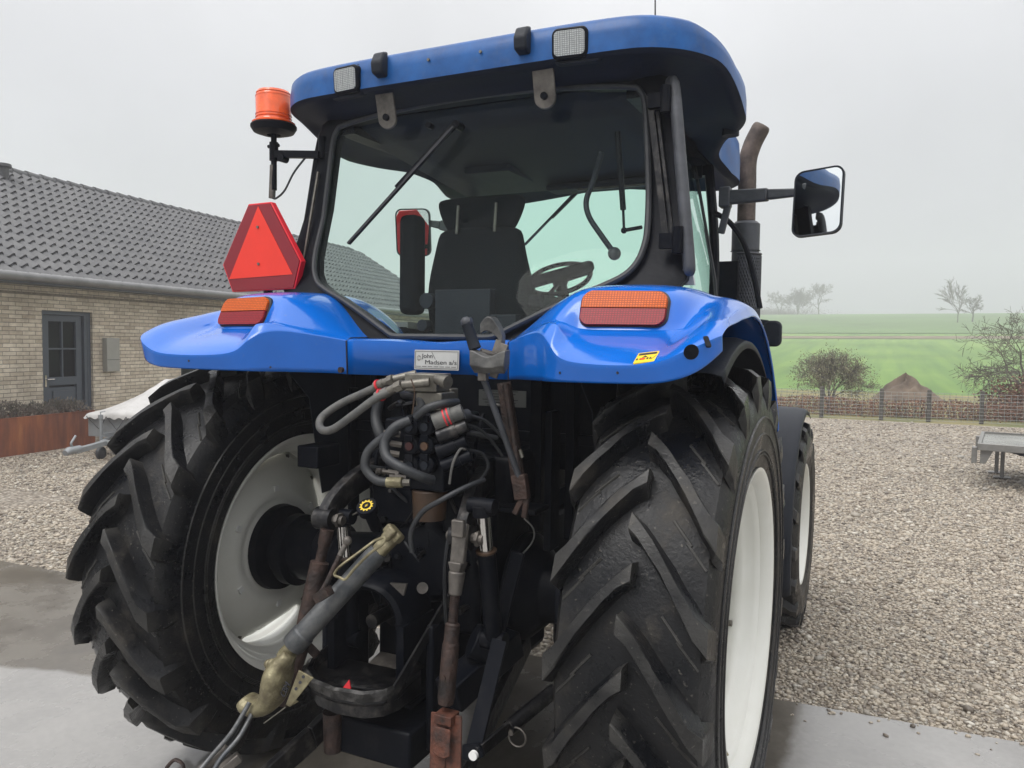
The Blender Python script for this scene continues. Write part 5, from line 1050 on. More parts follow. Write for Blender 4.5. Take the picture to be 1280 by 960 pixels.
# ---- beacon
bc = Vector((-1.008, .05, 0)); mb = MB(); mb.tube([(-.78, .05, 2.592), (-.90, .05, 2.598), (-1.01, .05, 2.602)], .0, 4); mb = MB()
mb.bar((-.76, .06, 2.585), (-1.02, .05, 2.610), .028, .030, (0, 0, 1)); mb.cyl((-1.008, .05, 2.45), (-1.008, .05, 2.70), .013, n=12); mb.cyl((-1.008, .05, 2.58), (-1.008, .05, 2.66), .020, n=12); mb.cyl((-.955, .03, 2.585), (-.955, .07, 2.585), .018, n=12); mb.cyl((-1.04, .05, 2.645), (-.98, .05, 2.645), .008, n=8)
bm_ = mb.build('beacon_mount', 'black', TR)
mb = MB(); mb.cyl((-1.020, .05, 2.415), (-1.012, .05, 2.56), .015, n=12); mb.build('spare_socket_tube', 'grey_metal', bm_)
mb = MB(); mb.tube(spline([(-1.02, .05, 2.42), (-.99, .04, 2.41), (-.94, .04, 2.44), (-.89, .04, 2.51), (-.85, .05, 2.56), (-.80, .05, 2.60)]), .0045, 6); mb.build('beacon_cable', 'hose_dark', bm_)
mb = MB(); mb.lathe((-1.008, .05, 2.692), (0, 0, 1), [(0, .03), (0, .05), (.012, .088), (.030, .100), (.040, .100), (.046, .092), (.046, 0)], 32); bb = mb.build('beacon_base', 'black', bm_)
mb = MB(); mb.lathe((-1.008, .05, 2.738), (0, 0, 1), [(0, .094), (.006, .094), (.012, .080), (.020, .076), (.12, .078), (.128, .074), (.132, .076), (.142, .070), (.146, .03), (.146, 0)], 36)
for k in (0, 1, 7): mb.lathe((-1.008, .05, 2.762+k*.013), (0, 0, 1), [(0, .0765), (.002, .0790), (.004, .0765)], 36)
mb.build('beacon_dome', 'beacon', bb)

# ---- slow vehicle triangle
TY = -.06
def tp3(px_, py_, dy_=0): q = by_(px_, py_, TY); return Vector((q.x, TY+dy_, q.z))
out = [tp3(*p_) for p_ in ((310, 255), (338, 252), (376, 326), (368, 361), (290, 365), (278, 331))]
mb = MB(); mb.prism([p+Vector((0, .003, 0)) for p in out], (0, .03, 0)); tri = mb.build('warning_triangle', 'tri_edge', TR, bevel=.002)
cen = sum(out, Vector())/6; o2_ = [cen+(p-cen)*.965 for p in out]; mb = MB(); mb.prism([p+Vector((0, -.001, 0)) for p in o2_], (0, .004, 0)); mb.build('reflective_border', 'tri_dark', tri)
mb = MB(); mb.prism([tp3(*p_, -.003) for p_ in ((323, 258), (366, 343), (287, 349))], (0, .004, 0)); mb.build('triangle_face', 'tri_red', tri)
for p_ in ((323, 284), (324, 330)): mb = MB(); mb.cyl(tp3(*p_, -.003), tp3(*p_, -.008), .006, n=8); mb.build('rivet', 'fitting', tri)
mb = MB(); mb.bar((cen.x, TY+.045, 1.93), (cen.x, TY+.045, 2.3), .04, .012, (0, 1, 0)); mb.bar((cen.x, TY+.045, 2.12), (-.80, .05, 2.12), .03, .012, (0, 1, 0)); mb.build('triangle_bracket', 'black', tri)
# ---- rear hydraulics and three-point linkage
def P3(px_, py_, y_): return by_(px_, py_, y_)
def hose(name, pts, r, m_='hose', par=TR, n=10): mb = MB(); mb.tube(spline(pts, 7), r, n); return mb.build(name, m_, par)
# top manifold block with two looping hoses
mb = MB(); c = P3(535, 480, -.42); mb.box(c+Vector((0, 0, .006)), (.125, .10, .060)); mb.box(c+Vector((.03, .0, -.055)), (.10, .09, .06)); blk = mb.build('hydraulic_manifold', 'fitting', TR, bevel=.004)
mb = MB(); a_ = P3(540, 474, -.47); mb.cyl(a_+Vector((.02, 0, 0)), a_+Vector((.065, -.02, -.006)), .017, n=18); mb.cyl(a_+Vector((.052, -.015, -.004)), a_+Vector((.074, -.022, -.007)), .021, n=18); mb.build('end_cap', 'fitting', blk)
for i, (s_, y_) in enumerate(((( (521, 478), (503, 481), (486, 489)), -.52), (((505, 468), (492, 474), (480, 479)), -.44))):
    mb = MB(); A_ = [P3(*q, y_) for q in s_]; mb.cyl(A_[0]+Vector((.03, .03, 0)), A_[1], .016, .014, 14); mb.cyl(A_[1], A_[1]+(A_[2]-A_[1])*.45, .0195, .0195, 6); mb.cyl(A_[1]+(A_[2]-A_[1])*.45, A_[2], .0155, .0155, 12); mb.cyl(A_[2], A_[2]+(A_[2]-A_[1])*.9, .0175, n=14); mb.build('hose_fitting', 'fitting', blk)
    mb = MB(); q = A_[2]+(A_[2]-A_[1])*.5; mb.cyl(q, q+(A_[2]-A_[1]).normalized()*.008, .0215, n=14); mb.build('red_ring', 'red', blk)
hose('hose_loop', [P3(487, 489, -.52), P3(468, 499, -.55), P3(440, 520, -.57), P3(415, 537, -.57), P3(401, 536, -.55), P3(402, 522, -.50), P3(425, 505, -.46), P3(455, 491, -.44), P3(481, 479, -.44)], .0138)
# lead seal wire
hose('wire', [P3(514, 474, -.54), P3(518, 488, -.54), P3(517, 505, -.54), P3(515, 518, -.54)], .0022, 'orange_cap', n=6)
# remote valve stack: two columns of couplers with caps
mb = MB(); mb.box(P3(533, 565, -.40), (.235, .16, .235)); mb.box(P3(560, 522, -.40), (.16, .16, .04)); vs = mb.build('valve_block', 'black', TR, bevel=.008)
cols = [('black', 'black'), ('red', 'orange_cap'), ('black', 'black')]
for r_ in range(3):
    for k_ in range(2):
        c = P3(515+k_*19, 533+r_*24, -.50); mb = MB(); mb.lathe(c+Vector((0, .07, 0)), (0, -1, 0), [(0, .027), (.05, .027), (.055, .031), (.080, .031), (.085, .025), (.085, 0)], 20); mb.box(c+Vector((0, -.018, .026)), (.030, .010, .022)); cu = mb.build('quick_coupler', 'black', vs, bevel=.002)
        mb = MB(); mb.cyl(c+Vector((0, -.010, 0)), c+Vector((0, -.021, 0)), .014, n=14); mb.build('coupler_cap', mat('faded_cap', (.05, .012, .012), .6, var=.2) if (r_ == 1 and k_ == 0) else (mat('faded_ochre_cap', (.07, .035, .018), .6, var=.2) if r_ == 1 else 'plastic'), cu)
for k_, (px_, py_) in enumerate(((500, 543), (502, 556), (499, 568), (503, 580), (498, 592), (507, 598))):
    mb = MB(); c = P3(px_, py_, -.50); mb.cyl(c, c+Vector((-.03, -.02, .006)), .011, n=6); mb.cyl(c+Vector((-.03, -.02, .006)), c+Vector((-.045, -.03, .008)), .007, n=8); mb.build('union_nut', 'grey_metal', vs)
for k_, (px_, py_, r_) in enumerate(((556, 523, .030), (561, 541, .026), (560, 560, .024), (566, 578, .022))):
    mb = MB(); c = P3(px_, py_, -.50); d_ = Vector((.045, .02, .02)); mb.cyl(c-d_*.7, c+d_*.5, r_, n=16); mb.cyl(c+d_*.5, c+d_*1.2, r_*.85, n=16); mb.build('coupler_body', 'hose' if k_ == 0 else 'dark_steel' if k_ == 1 else 'black', vs)
    if k_ == 0:
        for t_ in (0, .25): mb = MB(); mb.cyl(c+d_*t_, c+d_*(t_+.10), r_*1.05, n=16); mb.build('red_ring', 'red', vs)
mb = MB(); mb.box(P3(559, 496, -.36), (.06, .05, .06)); mb.build('solenoid', 'fitting', vs, bevel=.004)
mb = MB(); mb.cyl(P3(566, 524, -.48), P3(585, 519, -.42), .022, n=14); mb.build('pipe_stub', 'hose_dark', vs)
hose('hydraulic_hose', [P3(512, 526, -.55), P3(494, 534, -.58), P3(481, 552, -.60), P3(484, 572, -.62), P3(503, 585, -.63), P3(524, 595, -.60), P3(540, 600, -.55)], .0165, 'hose_dark')
hose('hydraulic_hose', [P3(497, 538, -.52), P3(478, 548, -.54), P3(460, 565, -.56), P3(457, 585, -.57), P3(470, 600, -.57), P3(486, 603, -.56)], .0155, 'hose_dark')
mb = MB(); mb.cyl(P3(484, 603, -.56), P3(503, 603, -.55), .0175, n=14); mb.build('hose_ferrule', 'brass', TR); mb = MB(); mb.cyl(P3(503, 603, -.55), P3(512, 603, -.54), .012, n=6); mb.build('hose_nut', 'fitting', TR)
hose('hydraulic_hose', [P3(474, 500, -.38), P3(470, 520, -.40), P3(474, 540, -.42), P3(486, 560, -.42)], .020, 'hose_dark')
hose('hydraulic_hose', [P3(505, 492, -.40), P3(523, 495, -.44), P3(528, 508, -.46), P3(520, 516, -.46)], .018, 'hose_dark')
hose('hydraulic_hose', [P3(572, 503, -.45), P3(556, 504, -.50), P3(535, 510, -.53), P3(520, 522, -.53)], .0135, 'hose_dark')
hose('cable', [P3(585, 519, -.42), P3(605, 525, -.38), P3(622, 540, -.34), P3(640, 560, -.30)], .006, 'hose_dark', n=6)
hose('cable', [P3(580, 530, -.42), P3(596, 535, -.38), P3(612, 548, -.34), P3(628, 570, -.30)], .006, 'hose_dark', n=6)
hose('cable', [P3(582, 562, -.48), P3(575, 562, -.50), P3(566, 580, -.52), P3(562, 605, -.52)], .0045, 'hose', n=6)
hose('cable', [P3(585, 562, -.40), P3(604, 568, -.36), P3(610, 585, -.36), P3(596, 605, -.38)], .006, 'hose_dark', n=6)
hose('cable', [P3(615, 505, -.30), P3(622, 506, -.30), P3(635, 512, -.28), P3(646, 530, -.26)], .004, 'hose', n=6)
hose('cable', [P3(515, 690, -.55), P3(514, 665, -.56), P3(528, 640, -.57), P3(552, 625, -.57), P3(580, 610, -.52), P3(605, 600, -.44)], .009, 'hose_dark')
hose('cable', [P3(655, 648, -.28), P3(667, 662, -.28), P3(664, 680, -.28), P3(640, 705, -.28)], .003, 'hose', n=6)
hose('cable', [P3(563, 660, -.5), P3(557, 700, -.5), P3(556, 740, -.45), P3(558, 780, -.4)], .007, 'hose_dark', n=6)
# more piping behind for a crowded look
for k in range(7):
    x_ = -.18+k*.065; hose('steel_pipe', [(x_, -.24, 1.50+random.uniform(-.04, .06)), (x_+random.uniform(-.03, .03), -.30, 1.40), (x_+random.uniform(-.05, .05), -.30, 1.28), (x_+random.uniform(-.05, .05), -.24, 1.16)], .008, 'black', n=6)
mb = MB(); mb.box((.02, -.18, 1.30), (.44, .16, .14)); mb.box((-.10, -.26, 1.20), (.22, .12, .16)); mb.box((.15, -.27, 1.18), (.12, .10, .14)); mb.build('lift_housing', 'black', TR, bevel=.01)
mb = MB()
for x_, z_ in ((-.18, 1.27), (-.05, 1.27), (.20, 1.25), (-.15, 1.13), (.18, 1.12), (-.16, .80), (.17, .84), (.17, .99), (-.17, .96)): mb.cyl((x_, -.27, z_), (x_, -.335, z_), .013, n=6)
mb.build('housing_bolt', 'dark_steel', TR, smooth=False)
random.seed(44)
for k in range(16):
    x_, z_ = random.uniform(-.20, .24), random.uniform(1.05, 1.58); a_ = Vector((x_, -.27, z_)); b_ = a_+Vector((random.uniform(-.10, .10), random.uniform(-.10, -.03), random.uniform(-.10, .06))); c_ = b_+Vector((random.uniform(-.10, .10), random.uniform(.0, .08), random.uniform(-.14, -.03)))
    hose('hydraulic_line', [a_, b_, c_], random.choice((.005, .007, .010)), random.choice(('black', 'hose_dark', 'dark_steel')), n=8)
for k in range(22):
    x_, z_ = random.uniform(-.18, .24), random.uniform(.98, 1.56); a_ = Vector((x_, -.28, z_)); d__ = Vector((random.gauss(0, .4), -1, random.gauss(0, .4))).normalized(); r_ = random.uniform(.009, .018)
    mb = MB(); mb.cyl(a_, a_+d__*.05, r_, n=6); mb.cyl(a_+d__*.05, a_+d__*.075, r_*.7, n=10); mb.cyl(a_+d__*.06, a_+d__*.066, r_*.85, n=10); mb.build('line_fitting', random.choice(('dark_steel', 'dark_steel', 'black', 'grey_metal')), TR, smooth=False)
mb = MB(); c = P3(537, 628, -.43); mb.lathe(c+Vector((0, 0, -.055)), (0, 0, 1), [(0, .0), (0, .056), (.095, .060), (.10, .055), (.10, 0)], 24); mb.build('drip_cup', 'orange_cap', TR)
# filler cap with yellow gear symbol
c = P3(458, 632, -.46); axc = Vector((.1, -.62, .78)).normalized(); xc = Vector((1, 0, .0)); xc = (xc-axc*xc.dot(axc)).normalized(); yc = axc.cross(xc)
mb = MB(); mb.lathe(c-axc*.03, axc, [(0, .03), (.0, .036), (.026, .038), (.030, .035), (.030, 0)], 28); mb.cyl(c-axc*.03, c-axc*.12, .022, n=14); cap = mb.build('filler_cap', 'black', TR)
mb = MB(); pts = []
for k in range(48): a = 2*math.pi*k/48; r_ = .0205 if (k // 2) % 2 else .0255; pts.append((r_*math.cos(a), r_*math.sin(a)))
inn = [(.0155*math.cos(2*math.pi*k/48), .0155*math.sin(2*math.pi*k/48)) for k in range(48)]
A_ = [p+axc*.0012 for p in place2d(pts, c, xc, yc)]; B_ = [p+axc*.0012 for p in place2d(inn, c, xc, yc)]; mb.grid([A_, B_], True); mb.prism([p+axc*.0004 for p in place2d([(.003, .008), (-.006, -.001), (-.001, 0), (-.003, -.008), (.006, .001), (.001, 0)], c, xc, yc)], axc*.001); mb.build('gear_symbol', 'yellow', cap)
mb = MB(); mb.cyl(P3(438, 645, -.46), P3(452, 638, -.47), .003, n=6); mb.build('dipstick_handle', 'fitting', TR)

# lift arms (rocker) with lift cylinders and lift rods
for sx in (-1, 1):
    J = Vector((sx*.275, -.50, 1.155)); mb = MB(); pa = spline([(sx*.19, -.10, 1.30), (sx*.215, -.22, 1.305), (sx*.245, -.36, 1.27), (sx*.270, -.46, 1.205), J], 4)
    for i in range(len(pa)-1): mb.bar(pa[i], pa[i+1], .046, .085-.004*i*.5, (1, 0, 0))
    mb = MB(); rows = []
    for i, p_ in enumerate(pa):
        d_ = (pa[min(i+1, len(pa)-1)]-pa[max(i-1, 0)]).normalized(); X_ = Vector((1, 0, 0)); Y_ = d_.cross(X_).normalized(); w_ = .026; h_ = .052-.020*i/len(pa); rows.append([p_+X_*a*w_+Y_*b_*h_ for a, b_ in ((-1, -.7), (-.7, -1), (.7, -1), (1, -.7), (1, .7), (.7, 1), (-.7, 1), (-1, .7))])
    mb.grid(rows, True); mb.f.append(tuple(range(8))); mb.f.append(tuple(range(len(mb.v)-8, len(mb.v)))); mb.cyl(J+Vector((-.035, 0, 0)), J+Vector((.035, 0, 0)), .040, n=20); mb.cyl((sx*.15, -.10, 1.30), (sx*.24, -.10, 1.30), .07, n=24); la = mb.build('lift_arm', 'dark_steel', TR, ang=50)
    mb = MB(); mb.cyl(J+Vector((-.055, 0, 0)), J+Vector((.075, 0, 0)), .016, n=14); mb.cyl(J+Vector((.050, 0, 0)), J+Vector((.062, 0, 0)), .026, n=6); mb.build('arm_pin', 'grey_metal', la)
    if sx > 0:
        T0 = P3(576, 662, -.545); B0 = P3(557, 880, -.62); d_ = (B0-T0).normalized()
        mb = MB(); F_ = T0+d_*.10; 
        mb.bar(T0-d_*.02, T0+d_*.105, .022, .050, (1, 0, 0)); mb.bar(T0+d_*.100, T0+d_*.135, .05, .050, (1, 0, 0), .034, .034); mb.cyl(T0+d_*.13, T0+d_*.205, .027, .020, 18); mb.box(T0+Vector((.006, -.025, .01)), (.044, .022, .055)); lr = mb.build('lift_rod', 'grey_metal', TR, bevel=.005)
        mb = MB(); mb.cyl(T0+d_*.20, T0+d_*.295, .0135, n=14)
        for k in range(16): mb.cyl(T0+d_*(.205+k*.0055), T0+d_*(.208+k*.0055), .0155, n=14)
        mb.build('threaded_rod', 'rust', lr)
        mb = MB(); L_ = (B0-T0).length; mb.tube([T0+d_*.29, T0+d_*.295, T0+d_*.345, T0+d_*.36, T0+d_*(L_-.02), T0+d_*(L_)], [.018, .0235, .0235, .027, .027, .023], 18); mb.cyl(T0+d_*.45+Vector((0, -.026, 0)), T0+d_*.45+Vector((0, -.032, 0)), .008, n=8); mb.build('adjuster_tube', 'rust', lr)
        E0 = P3(558, 905, -.63); E1 = P3(556, 990, -.68); dd = (E1-E0).normalized(); Xf = Vector((1, .1, 0)).normalized(); mb = MB()
        for a in (-1, 1): mb.bar(E0-dd*.03+Xf*a*.026, E1+Xf*a*.026, .008, .055, (1, 0, 0))
        mb.box(E0-dd*.02, (.062, .055, .03)); mb.prism([E0+Vector((-.030, -.03, 0)), E0+Vector((.030, -.03, 0)), E0+Vector((.030, -.03, 0))+dd*.075, E0+Vector((.012, -.03, 0))+dd*.085, E0+Vector((-.012, -.03, 0))+dd*.085, E0+Vector((-.030, -.03, 0))+dd*.075], (0, .006, 0)); mb.build('lift_rod_fork', 'rust_bright', lr, bevel=.003)
        LE = E1
    else:
        T0 = P3(409, 662, -.535); B0 = P3(378, 800, -.60); B1 = P3(352, 880, -.66); d_ = (B0-T0).normalized(); mb = MB(); mb.tube([T0, T0+d_*.05, T0+d_*.06, T0+d_*.11, T0+d_*.115, B0, B1], [.024, .022, .018, .018, .033, .032, .030], 16); mb.bar(B0, P3(395, 800, -.56)+Vector((0, 0, -.05)), .03, .03); mb.build('lift_rod', 'rust', TR)
    # external lift cylinder
    top = Vector((sx*.345, -.50, 1.262)) if sx > 0 else Vector((-.235, -.46, 1.16)); bot = Vector((sx*.352, -.42, .80)) if sx > 0 else Vector((-.24, -.40, .70)); d_ = (bot-top).normalized()
    mb = MB(); mb.cyl(top+d_*.02, top+d_*.16, .0235, n=24); cr_ = mb.build('lift_cylinder', 'chrome', TR)
    mb = MB(); mb.cyl(top-d_*.005, top+d_*.03, .034, n=18); mb.cyl(top+Vector((-.045, 0, 0)), top+Vector((.045, 0, 0)), .026, n=18); mb.cyl(top+d_*.155, bot, .030, n=24); mb.cyl(bot+Vector((-.04, 0, 0)), bot+Vector((.04, 0, 0)), .032, n=16); mb.build('cylinder_barrel', 'black', cr_)
    mb = MB(); mb.lathe(top+d_*.150, d_, [(0, .022), (0, .034), (.007, .034), (.007, .022)], 24); mb.build('wiper_ring', 'orange_cap', cr_)
# lower links
for sx in (-1, 1):
    a_ = Vector((sx*.24, .10, .60)); m_ = Vector((sx*.30, -.55, .38)); e_ = Vector((sx*.42, -.98, .20)) if sx < 0 else Vector((.29, -.80, .30))
    mb = MB(); mb.bar(a_, m_, .028, .085, (0, 0, 1)); mb.bar(m_, e_, .028, .085, (0, 0, 1), .03, .07); ll = mb.build('lower_link', 'dark_steel', TR, bevel=.004)
    mb = MB(); mb.ball(e_, .042, 16, (.8, 1, 1)); mb.build('link_ball', 'dark_steel', ll)
# latch rods of the left lower link, coming towards the viewer
hose('latch_rod', [P3(318, 885, -.78), P3(300, 920, -.85), P3(275, 950, -.92), P3(262, 975, -.98)], .008, 'link_grey'); hose('latch_rod', [P3(312, 878, -.80), P3(290, 915, -.86), P3(262, 948, -.92), P3(240, 975, -.98)], .008, 'link_grey')
mb = MB(); q = P3(285, 935, -.86); mb.bar(q, q+Vector((-.07, -.08, -.08)), .03, .03); q = P3(300, 945, -.86); mb.bar(q, q+Vector((-.07, -.08, -.07)), .03, .03); mb.build('rod_clamp', 'grey_metal', TR, bevel=.003)
mb = MB(); mb.tube(spline([P3(208, 960, -.95), P3(218, 950, -.95), P3(228, 955, -.95), P3(230, 966, -.95)], 5), .006, 6); mb.build('pull_ring', 'rust', TR)

# top link stowed to the left with hook end
yA, yB = -.56, -.72
A = P3(489, 672, yA); Bk = P3(365, 808, yB); d_ = (Bk-A).normalized(); sd = d_.cross(Vector((0, -1, 0))).normalized()
mb = MB(); mb.tube([A+d_*.06, A+d_*.09, A+d_*.42, A+d_*.425, Bk-d_*.01, Bk], [.031, .035, .036, .040, .040, .036], 22); tl_ = mb.build('top_link', 'link_grey', TR)
mb = MB(); mb.cyl(Bk, Bk+d_*.05, .021, n=14)
for k in range(7): mb.cyl(Bk+d_*(.004+k*.0055), Bk+d_*(.007+k*.0055), .0235, n=14)
mb.build('link_thread', 'brass', tl_)
mb = MB(); nrm = Vector((0, -1, .2)).normalized(); c = A-d_*.0; mb.bar(A-d_*.03, A+d_*.075, .060, .030, nrm, .045, .034); mb.bar(A-d_*.035+nrm*.006, A+d_*.0+nrm*.006, .066, .044, nrm); mb.box(A-d_*.018+nrm*.034, (.048, .020, .034), Matrix((d_, nrm, d_.cross(nrm))).transposed()); mb.build('link_head', 'brass', tl_, bevel=.008, seg=3)
# spring clip wire and lock lever
mb = MB(); q1, q2 = P3(497, 672, -.62), P3(492, 668, -.62); e1, e2 = P3(420, 712, -.70), P3(431, 722, -.71)
mb.tube(spline([P3(468, 676, -.64), P3(445, 693, -.67), P3(425, 708, -.70), P3(418, 718, -.70), P3(425, 722, -.71), P3(432, 724, -.71), P3(442, 712, -.70), P3(462, 692, -.68), P3(478, 680, -.65), P3(480, 672, -.64), P3(468, 676, -.64)], 4), .0045, 6); mb.build('retaining_clip', 'brass', tl_)
mb = MB(); l0, l1 = P3(402, 742, -.72), P3(434, 676, -.66); mb.tube([l0, l0+(l1-l0)*.2, l0+(l1-l0)*.7, l0+(l1-l0)*.88], [.012, .009, .009, .008], 10); mb.ball(l1, .015, 12); mb.bar(P3(396, 748, -.73), P3(412, 738, -.73), .03, .03); lv = mb.build('turning_lever', 'rust', tl_)
mb = MB(); mb.cyl(l0+(l1-l0)*.72, l1, .010, .008, 10); mb.ball(l1, .0155, 12); mb.build('lever_knob', 'grey_metal', lv)
# hook
hk = [P3(364, 816, -.73), P3(352, 832, -.735), P3(346, 850, -.74), P3(342, 868, -.745), P3(331, 881, -.75), P3(316, 882, -.75), P3(306, 873, -.75)]
hk = spline(hk, 5); rr_ = []
for i in range(len(hk)):
    t_ = i/(len(hk)-1); rr_.append(np.interp(t_, [0, .12, .25, .45, .6, .75, .9, 1], [.030, .050, .070, .068, .056, .050, .048, .038]))
mb = MB(); mb.tube(hk, list(rr_), 18, True, .62); mb.box(P3(336, 830, -.74)+Vector((0, 0, .0)), (.035, .04, .04)); mb.tube([P3(343, 822, -.74), P3(338, 838, -.745), P3(340, 848, -.745)], [.02, .022, .012], 10)
hook = mb.build('hook_end', 'brass', tl_, sub=1)
mb = MB(); p_ = [P3(373, 838, -.79), P3(391, 848, -.79), P3(362, 884, -.79), P3(357, 881, -.79)]; mb.prism(p_, (0, .006, 0)); mb.prism([p_[2], p_[3], p_[3]+Vector((0, .04, 0)), p_[2]+Vector((0, .04, 0))], (.003, 0, .003)); tp2 = mb.build('locking_plate', 'brass', hook, bevel=.001)
for q in ((379, 846), (375, 853), (370, 861)): mb = MB(); mb.cyl(P3(*q, -.7915), P3(*q, -.7935), .005, n=10); mb.build('plate_hole', 'ink', tp2)
hose('latch_wire', [P3(357, 884, -.80), P3(345, 893, -.80), P3(330, 904, -.80)], .0022, 'fitting', hook, 6)
hc = P3(357, 862, -.795); text_mesh('CBM', .03, hc, Vector((.45, 0, .89)), Vector((-.89, 0, .45)), 'cast_letters', 'ink', hook, .004, .050)

# pickup hitch: plough-shaped pan and frame
mb = MB()
pan = [(-.34, -.42), (-.345, -.52), (-.30, -.60), (-.22, -.655), (-.12, -.675), (-.02, -.66), (.03, -.62), (.05, -.56), (.05, -.42)]
zT, zB = .650, .560
up_ = [Vector((x_+.02, y_, zT+(0.015 if i in (0, 8) else 0))) for i, (x_, y_) in enumerate(pan)]; lo_ = [Vector((x_*.96+.02, y_*.99, zB)) for x_, y_ in pan]
mb.grid([[p+Vector((0, .03 if p.y < -.45 else 0, -.004)) for p in up_], up_, lo_]); mb.poly(up_, [tuple(range(len(up_)))[::-1]] if False else []); mb.poly([p-Vector((0, 0, .05)) for p in up_], [tuple(range(len(up_)))]); mb.poly(lo_, [tuple(range(len(lo_)))])
hit = mb.build('drawbar_pan', 'dark_steel', TR, solid=.014, ang=40)
mb = MB(); mb.grid([[p*1.0+Vector((0, 0, .003)) for p in up_[1:-1]], [Vector((p.x*1.03, p.y*1.012-.003, p.z-.004)) for p in up_[1:-1]], [Vector((p.x*1.01, p.y*1.006-.003, p.z-.034)) for p in up_[1:-1]]]); mb.build('worn_rim', mat('scuffed_steel', (.020, .019, .018), .45, .3, bump=.5, bscale=50, col2=(.13, .125, .12), var=.3, vscale=11, thr=(.42, .62)), hit, ang=40)
mb = MB(); mb.box((-.08, -.38, .62), (.16, .10, .02), (R(12), 0, 0)); mb.build('pan_plate', 'grey_metal', hit, bevel=.004)
mb = MB(); mb.bar((.055, -.60, .60), (.15, -.36, .90), .010, .030); mb.build('side_stay', 'dark_steel', hit)
mb = MB(); q = P3(433, 856, -.705); mb.prism([q+Vector((-.014, 0, -.012)), q+Vector((.016, 0, -.010)), q+Vector((.010, 0, .018))], (0, .004, 0)); mb.build('paint_mark', 'red', hit)
mb = MB(); mb.cyl((-.20, -.56, .50), (-.20, -.56, .36), .034, .030, 16); mb.build('hitch_pin', 'rust', hit)
mb = MB(); mb.box((-.06, -.40, .42), (.34, .30, .13)); mb.box((-.10, -.15, .45), (.24, .5, .10)); mb.box((.12, -.36, .60), (.03, .18, .44)); mb.box((-.34, -.30, .62), (.03, .26, .50)); mb.build('hitch_frame', 'black', TR, bevel=.01)
# PTO guard: arched shroud
mb = MB(); rows = []
for i in range(21):
    a = math.pi*i/20; rows.append([(-.11+r_*math.cos(a)*-1, y_, .80+(r_*1.0)*math.sin(a)**.8) for r_, y_ in ((.150, -.30), (.158, -.42), (.150, -.49), (.135, -.50), (.122, -.49), (.122, -.30))])
mb.grid(rows); mb.box((.035, -.40, .70), (.03, .20, .24)); mb.box((-.255, -.40, .70), (.03, .20, .24)); mb.build('pto_guard', 'black', TR, ang=50, bevel=0)
mb = MB(); mb.cyl((-.11, -.28, .80), (-.11, -.46, .80), .024, n=16); mb.cyl((-.11, -.27, .80), (-.11, -.31, .80), .07, n=20); mb.build('pto_shaft', 'dark_steel', TR)
mb = MB(); mb.prism([P3(487, 729, -.505), P3(508, 730, -.50), P3(504, 745, -.50)], (0, .01, 0)); mb.build('guard_reflection', 'grey_metal', TR)  # grey triangle set on the guard in place of a reflection
mb = MB(); mb.cyl(P3(528, 735, -.36), P3(528, 735, -.40), .020, n=16); mb.build('blanking_plug', 'grey_metal', TR)
# round gusset and bracing between the transmission and the right link
mb = MB(); mb.bar(P3(648, 690, -.30), P3(620, 800, -.40), .016, .05, (1, 0, 0)); mb.bar(P3(560, 870, -.5), P3(640, 800, -.2), .10, .10); mb.cyl(P3(590, 800, -.40), P3(618, 812, -.36), .06, n=14); mb.build('link_support', 'black', TR, bevel=.006)
mb = MB(); mb.bar(P3(625, 800, -.52), P3(590, 945, -.66), .012, .05, (1, 0, 0)); mb.prism([P3(578, 932, -.665), P3(598, 930, -.665), P3(604, 946, -.665), P3(590, 952, -.665), P3(577, 948, -.665)], (0, .012, 0)); mb.build('swing_plate', 'black', TR)
mb = MB(); c = P3(593, 943, -.67); mb.cyl(c, c+Vector((0, -.012, 0)), .014, n=16); mb.build('plate_bolt', 'white', TR)
# telescopic stabiliser with holes
s0, s1 = P3(596, 942, -.66), P3(672, 880, -.42); mb = MB(); mb.bar(s0, s0+(s1-s0)*.72, .012, .046, (0, -.5, 1)); mb.tube([s0+(s1-s0)*.5, s1, s1+(s1-s0)*.3], .024, 12); sb = mb.build('stabiliser', 'dark_steel', TR, bevel=.002)
for k in range(5): q = s0+(s1-s0)*(.18+k*.11); mb = MB(); mb.cyl(q+Vector((-.010, -.012, .0)), q+Vector((-.004, .012, .0)), .009, n=12); mb.build('pin_hole', 'ink', sb)
q = s0+(s1-s0)*.62; mb = MB(); mb.tube([q+Vector((.02+.03*math.cos(a), -.03, -.03+.03*math.sin(a))) for a in np.linspace(0, 6.28, 16)], .003, 6); mb.cyl(q+Vector((0, -.035, -.02)), q+Vector((.01, .03, -.02)), .009, n=8); mb.build('linch_pin', 'grey_metal', sb)

# ---- three-point latch lever assembly on the right of the panel (grey head, long rod)
h0 = P3(583, 403, -.52); h1 = P3(594, 436, -.52)
mb = MB(); mb.tube([h0, h0+(h1-h0)*.08, h0+(h1-h0)*.12, h1], [.014, .019, .017, .020], 14); la_ = mb.build('upper_link_catch', 'plastic', TR)
mb = MB(); mb.tube([h0+Vector((-.01, 0, 0)), h0+Vector((.018, 0, .004))], .012, 8); mb.ball(h0, .019, 10); mb.build('handle_cap', 'silencer', la_)
mb = MB(); rows = []
for t_ in np.linspace(0, 1, 9): # saddle-shaped front jaw
    x_ = -.060+.125*t_; c_ = P3(611, 455, -.53); dz_ = .010*math.cos(t_*math.pi*2)+.01; rows.append([c_+Vector((x_, -.018, .022+dz_)), c_+Vector((x_, .018, .026+dz_)), c_+Vector((x_*.95, .022, -.010+dz_*.4)), c_+Vector((x_*.85, .0, -.030)), c_+Vector((x_*.95, -.022, -.012+dz_*.4))])
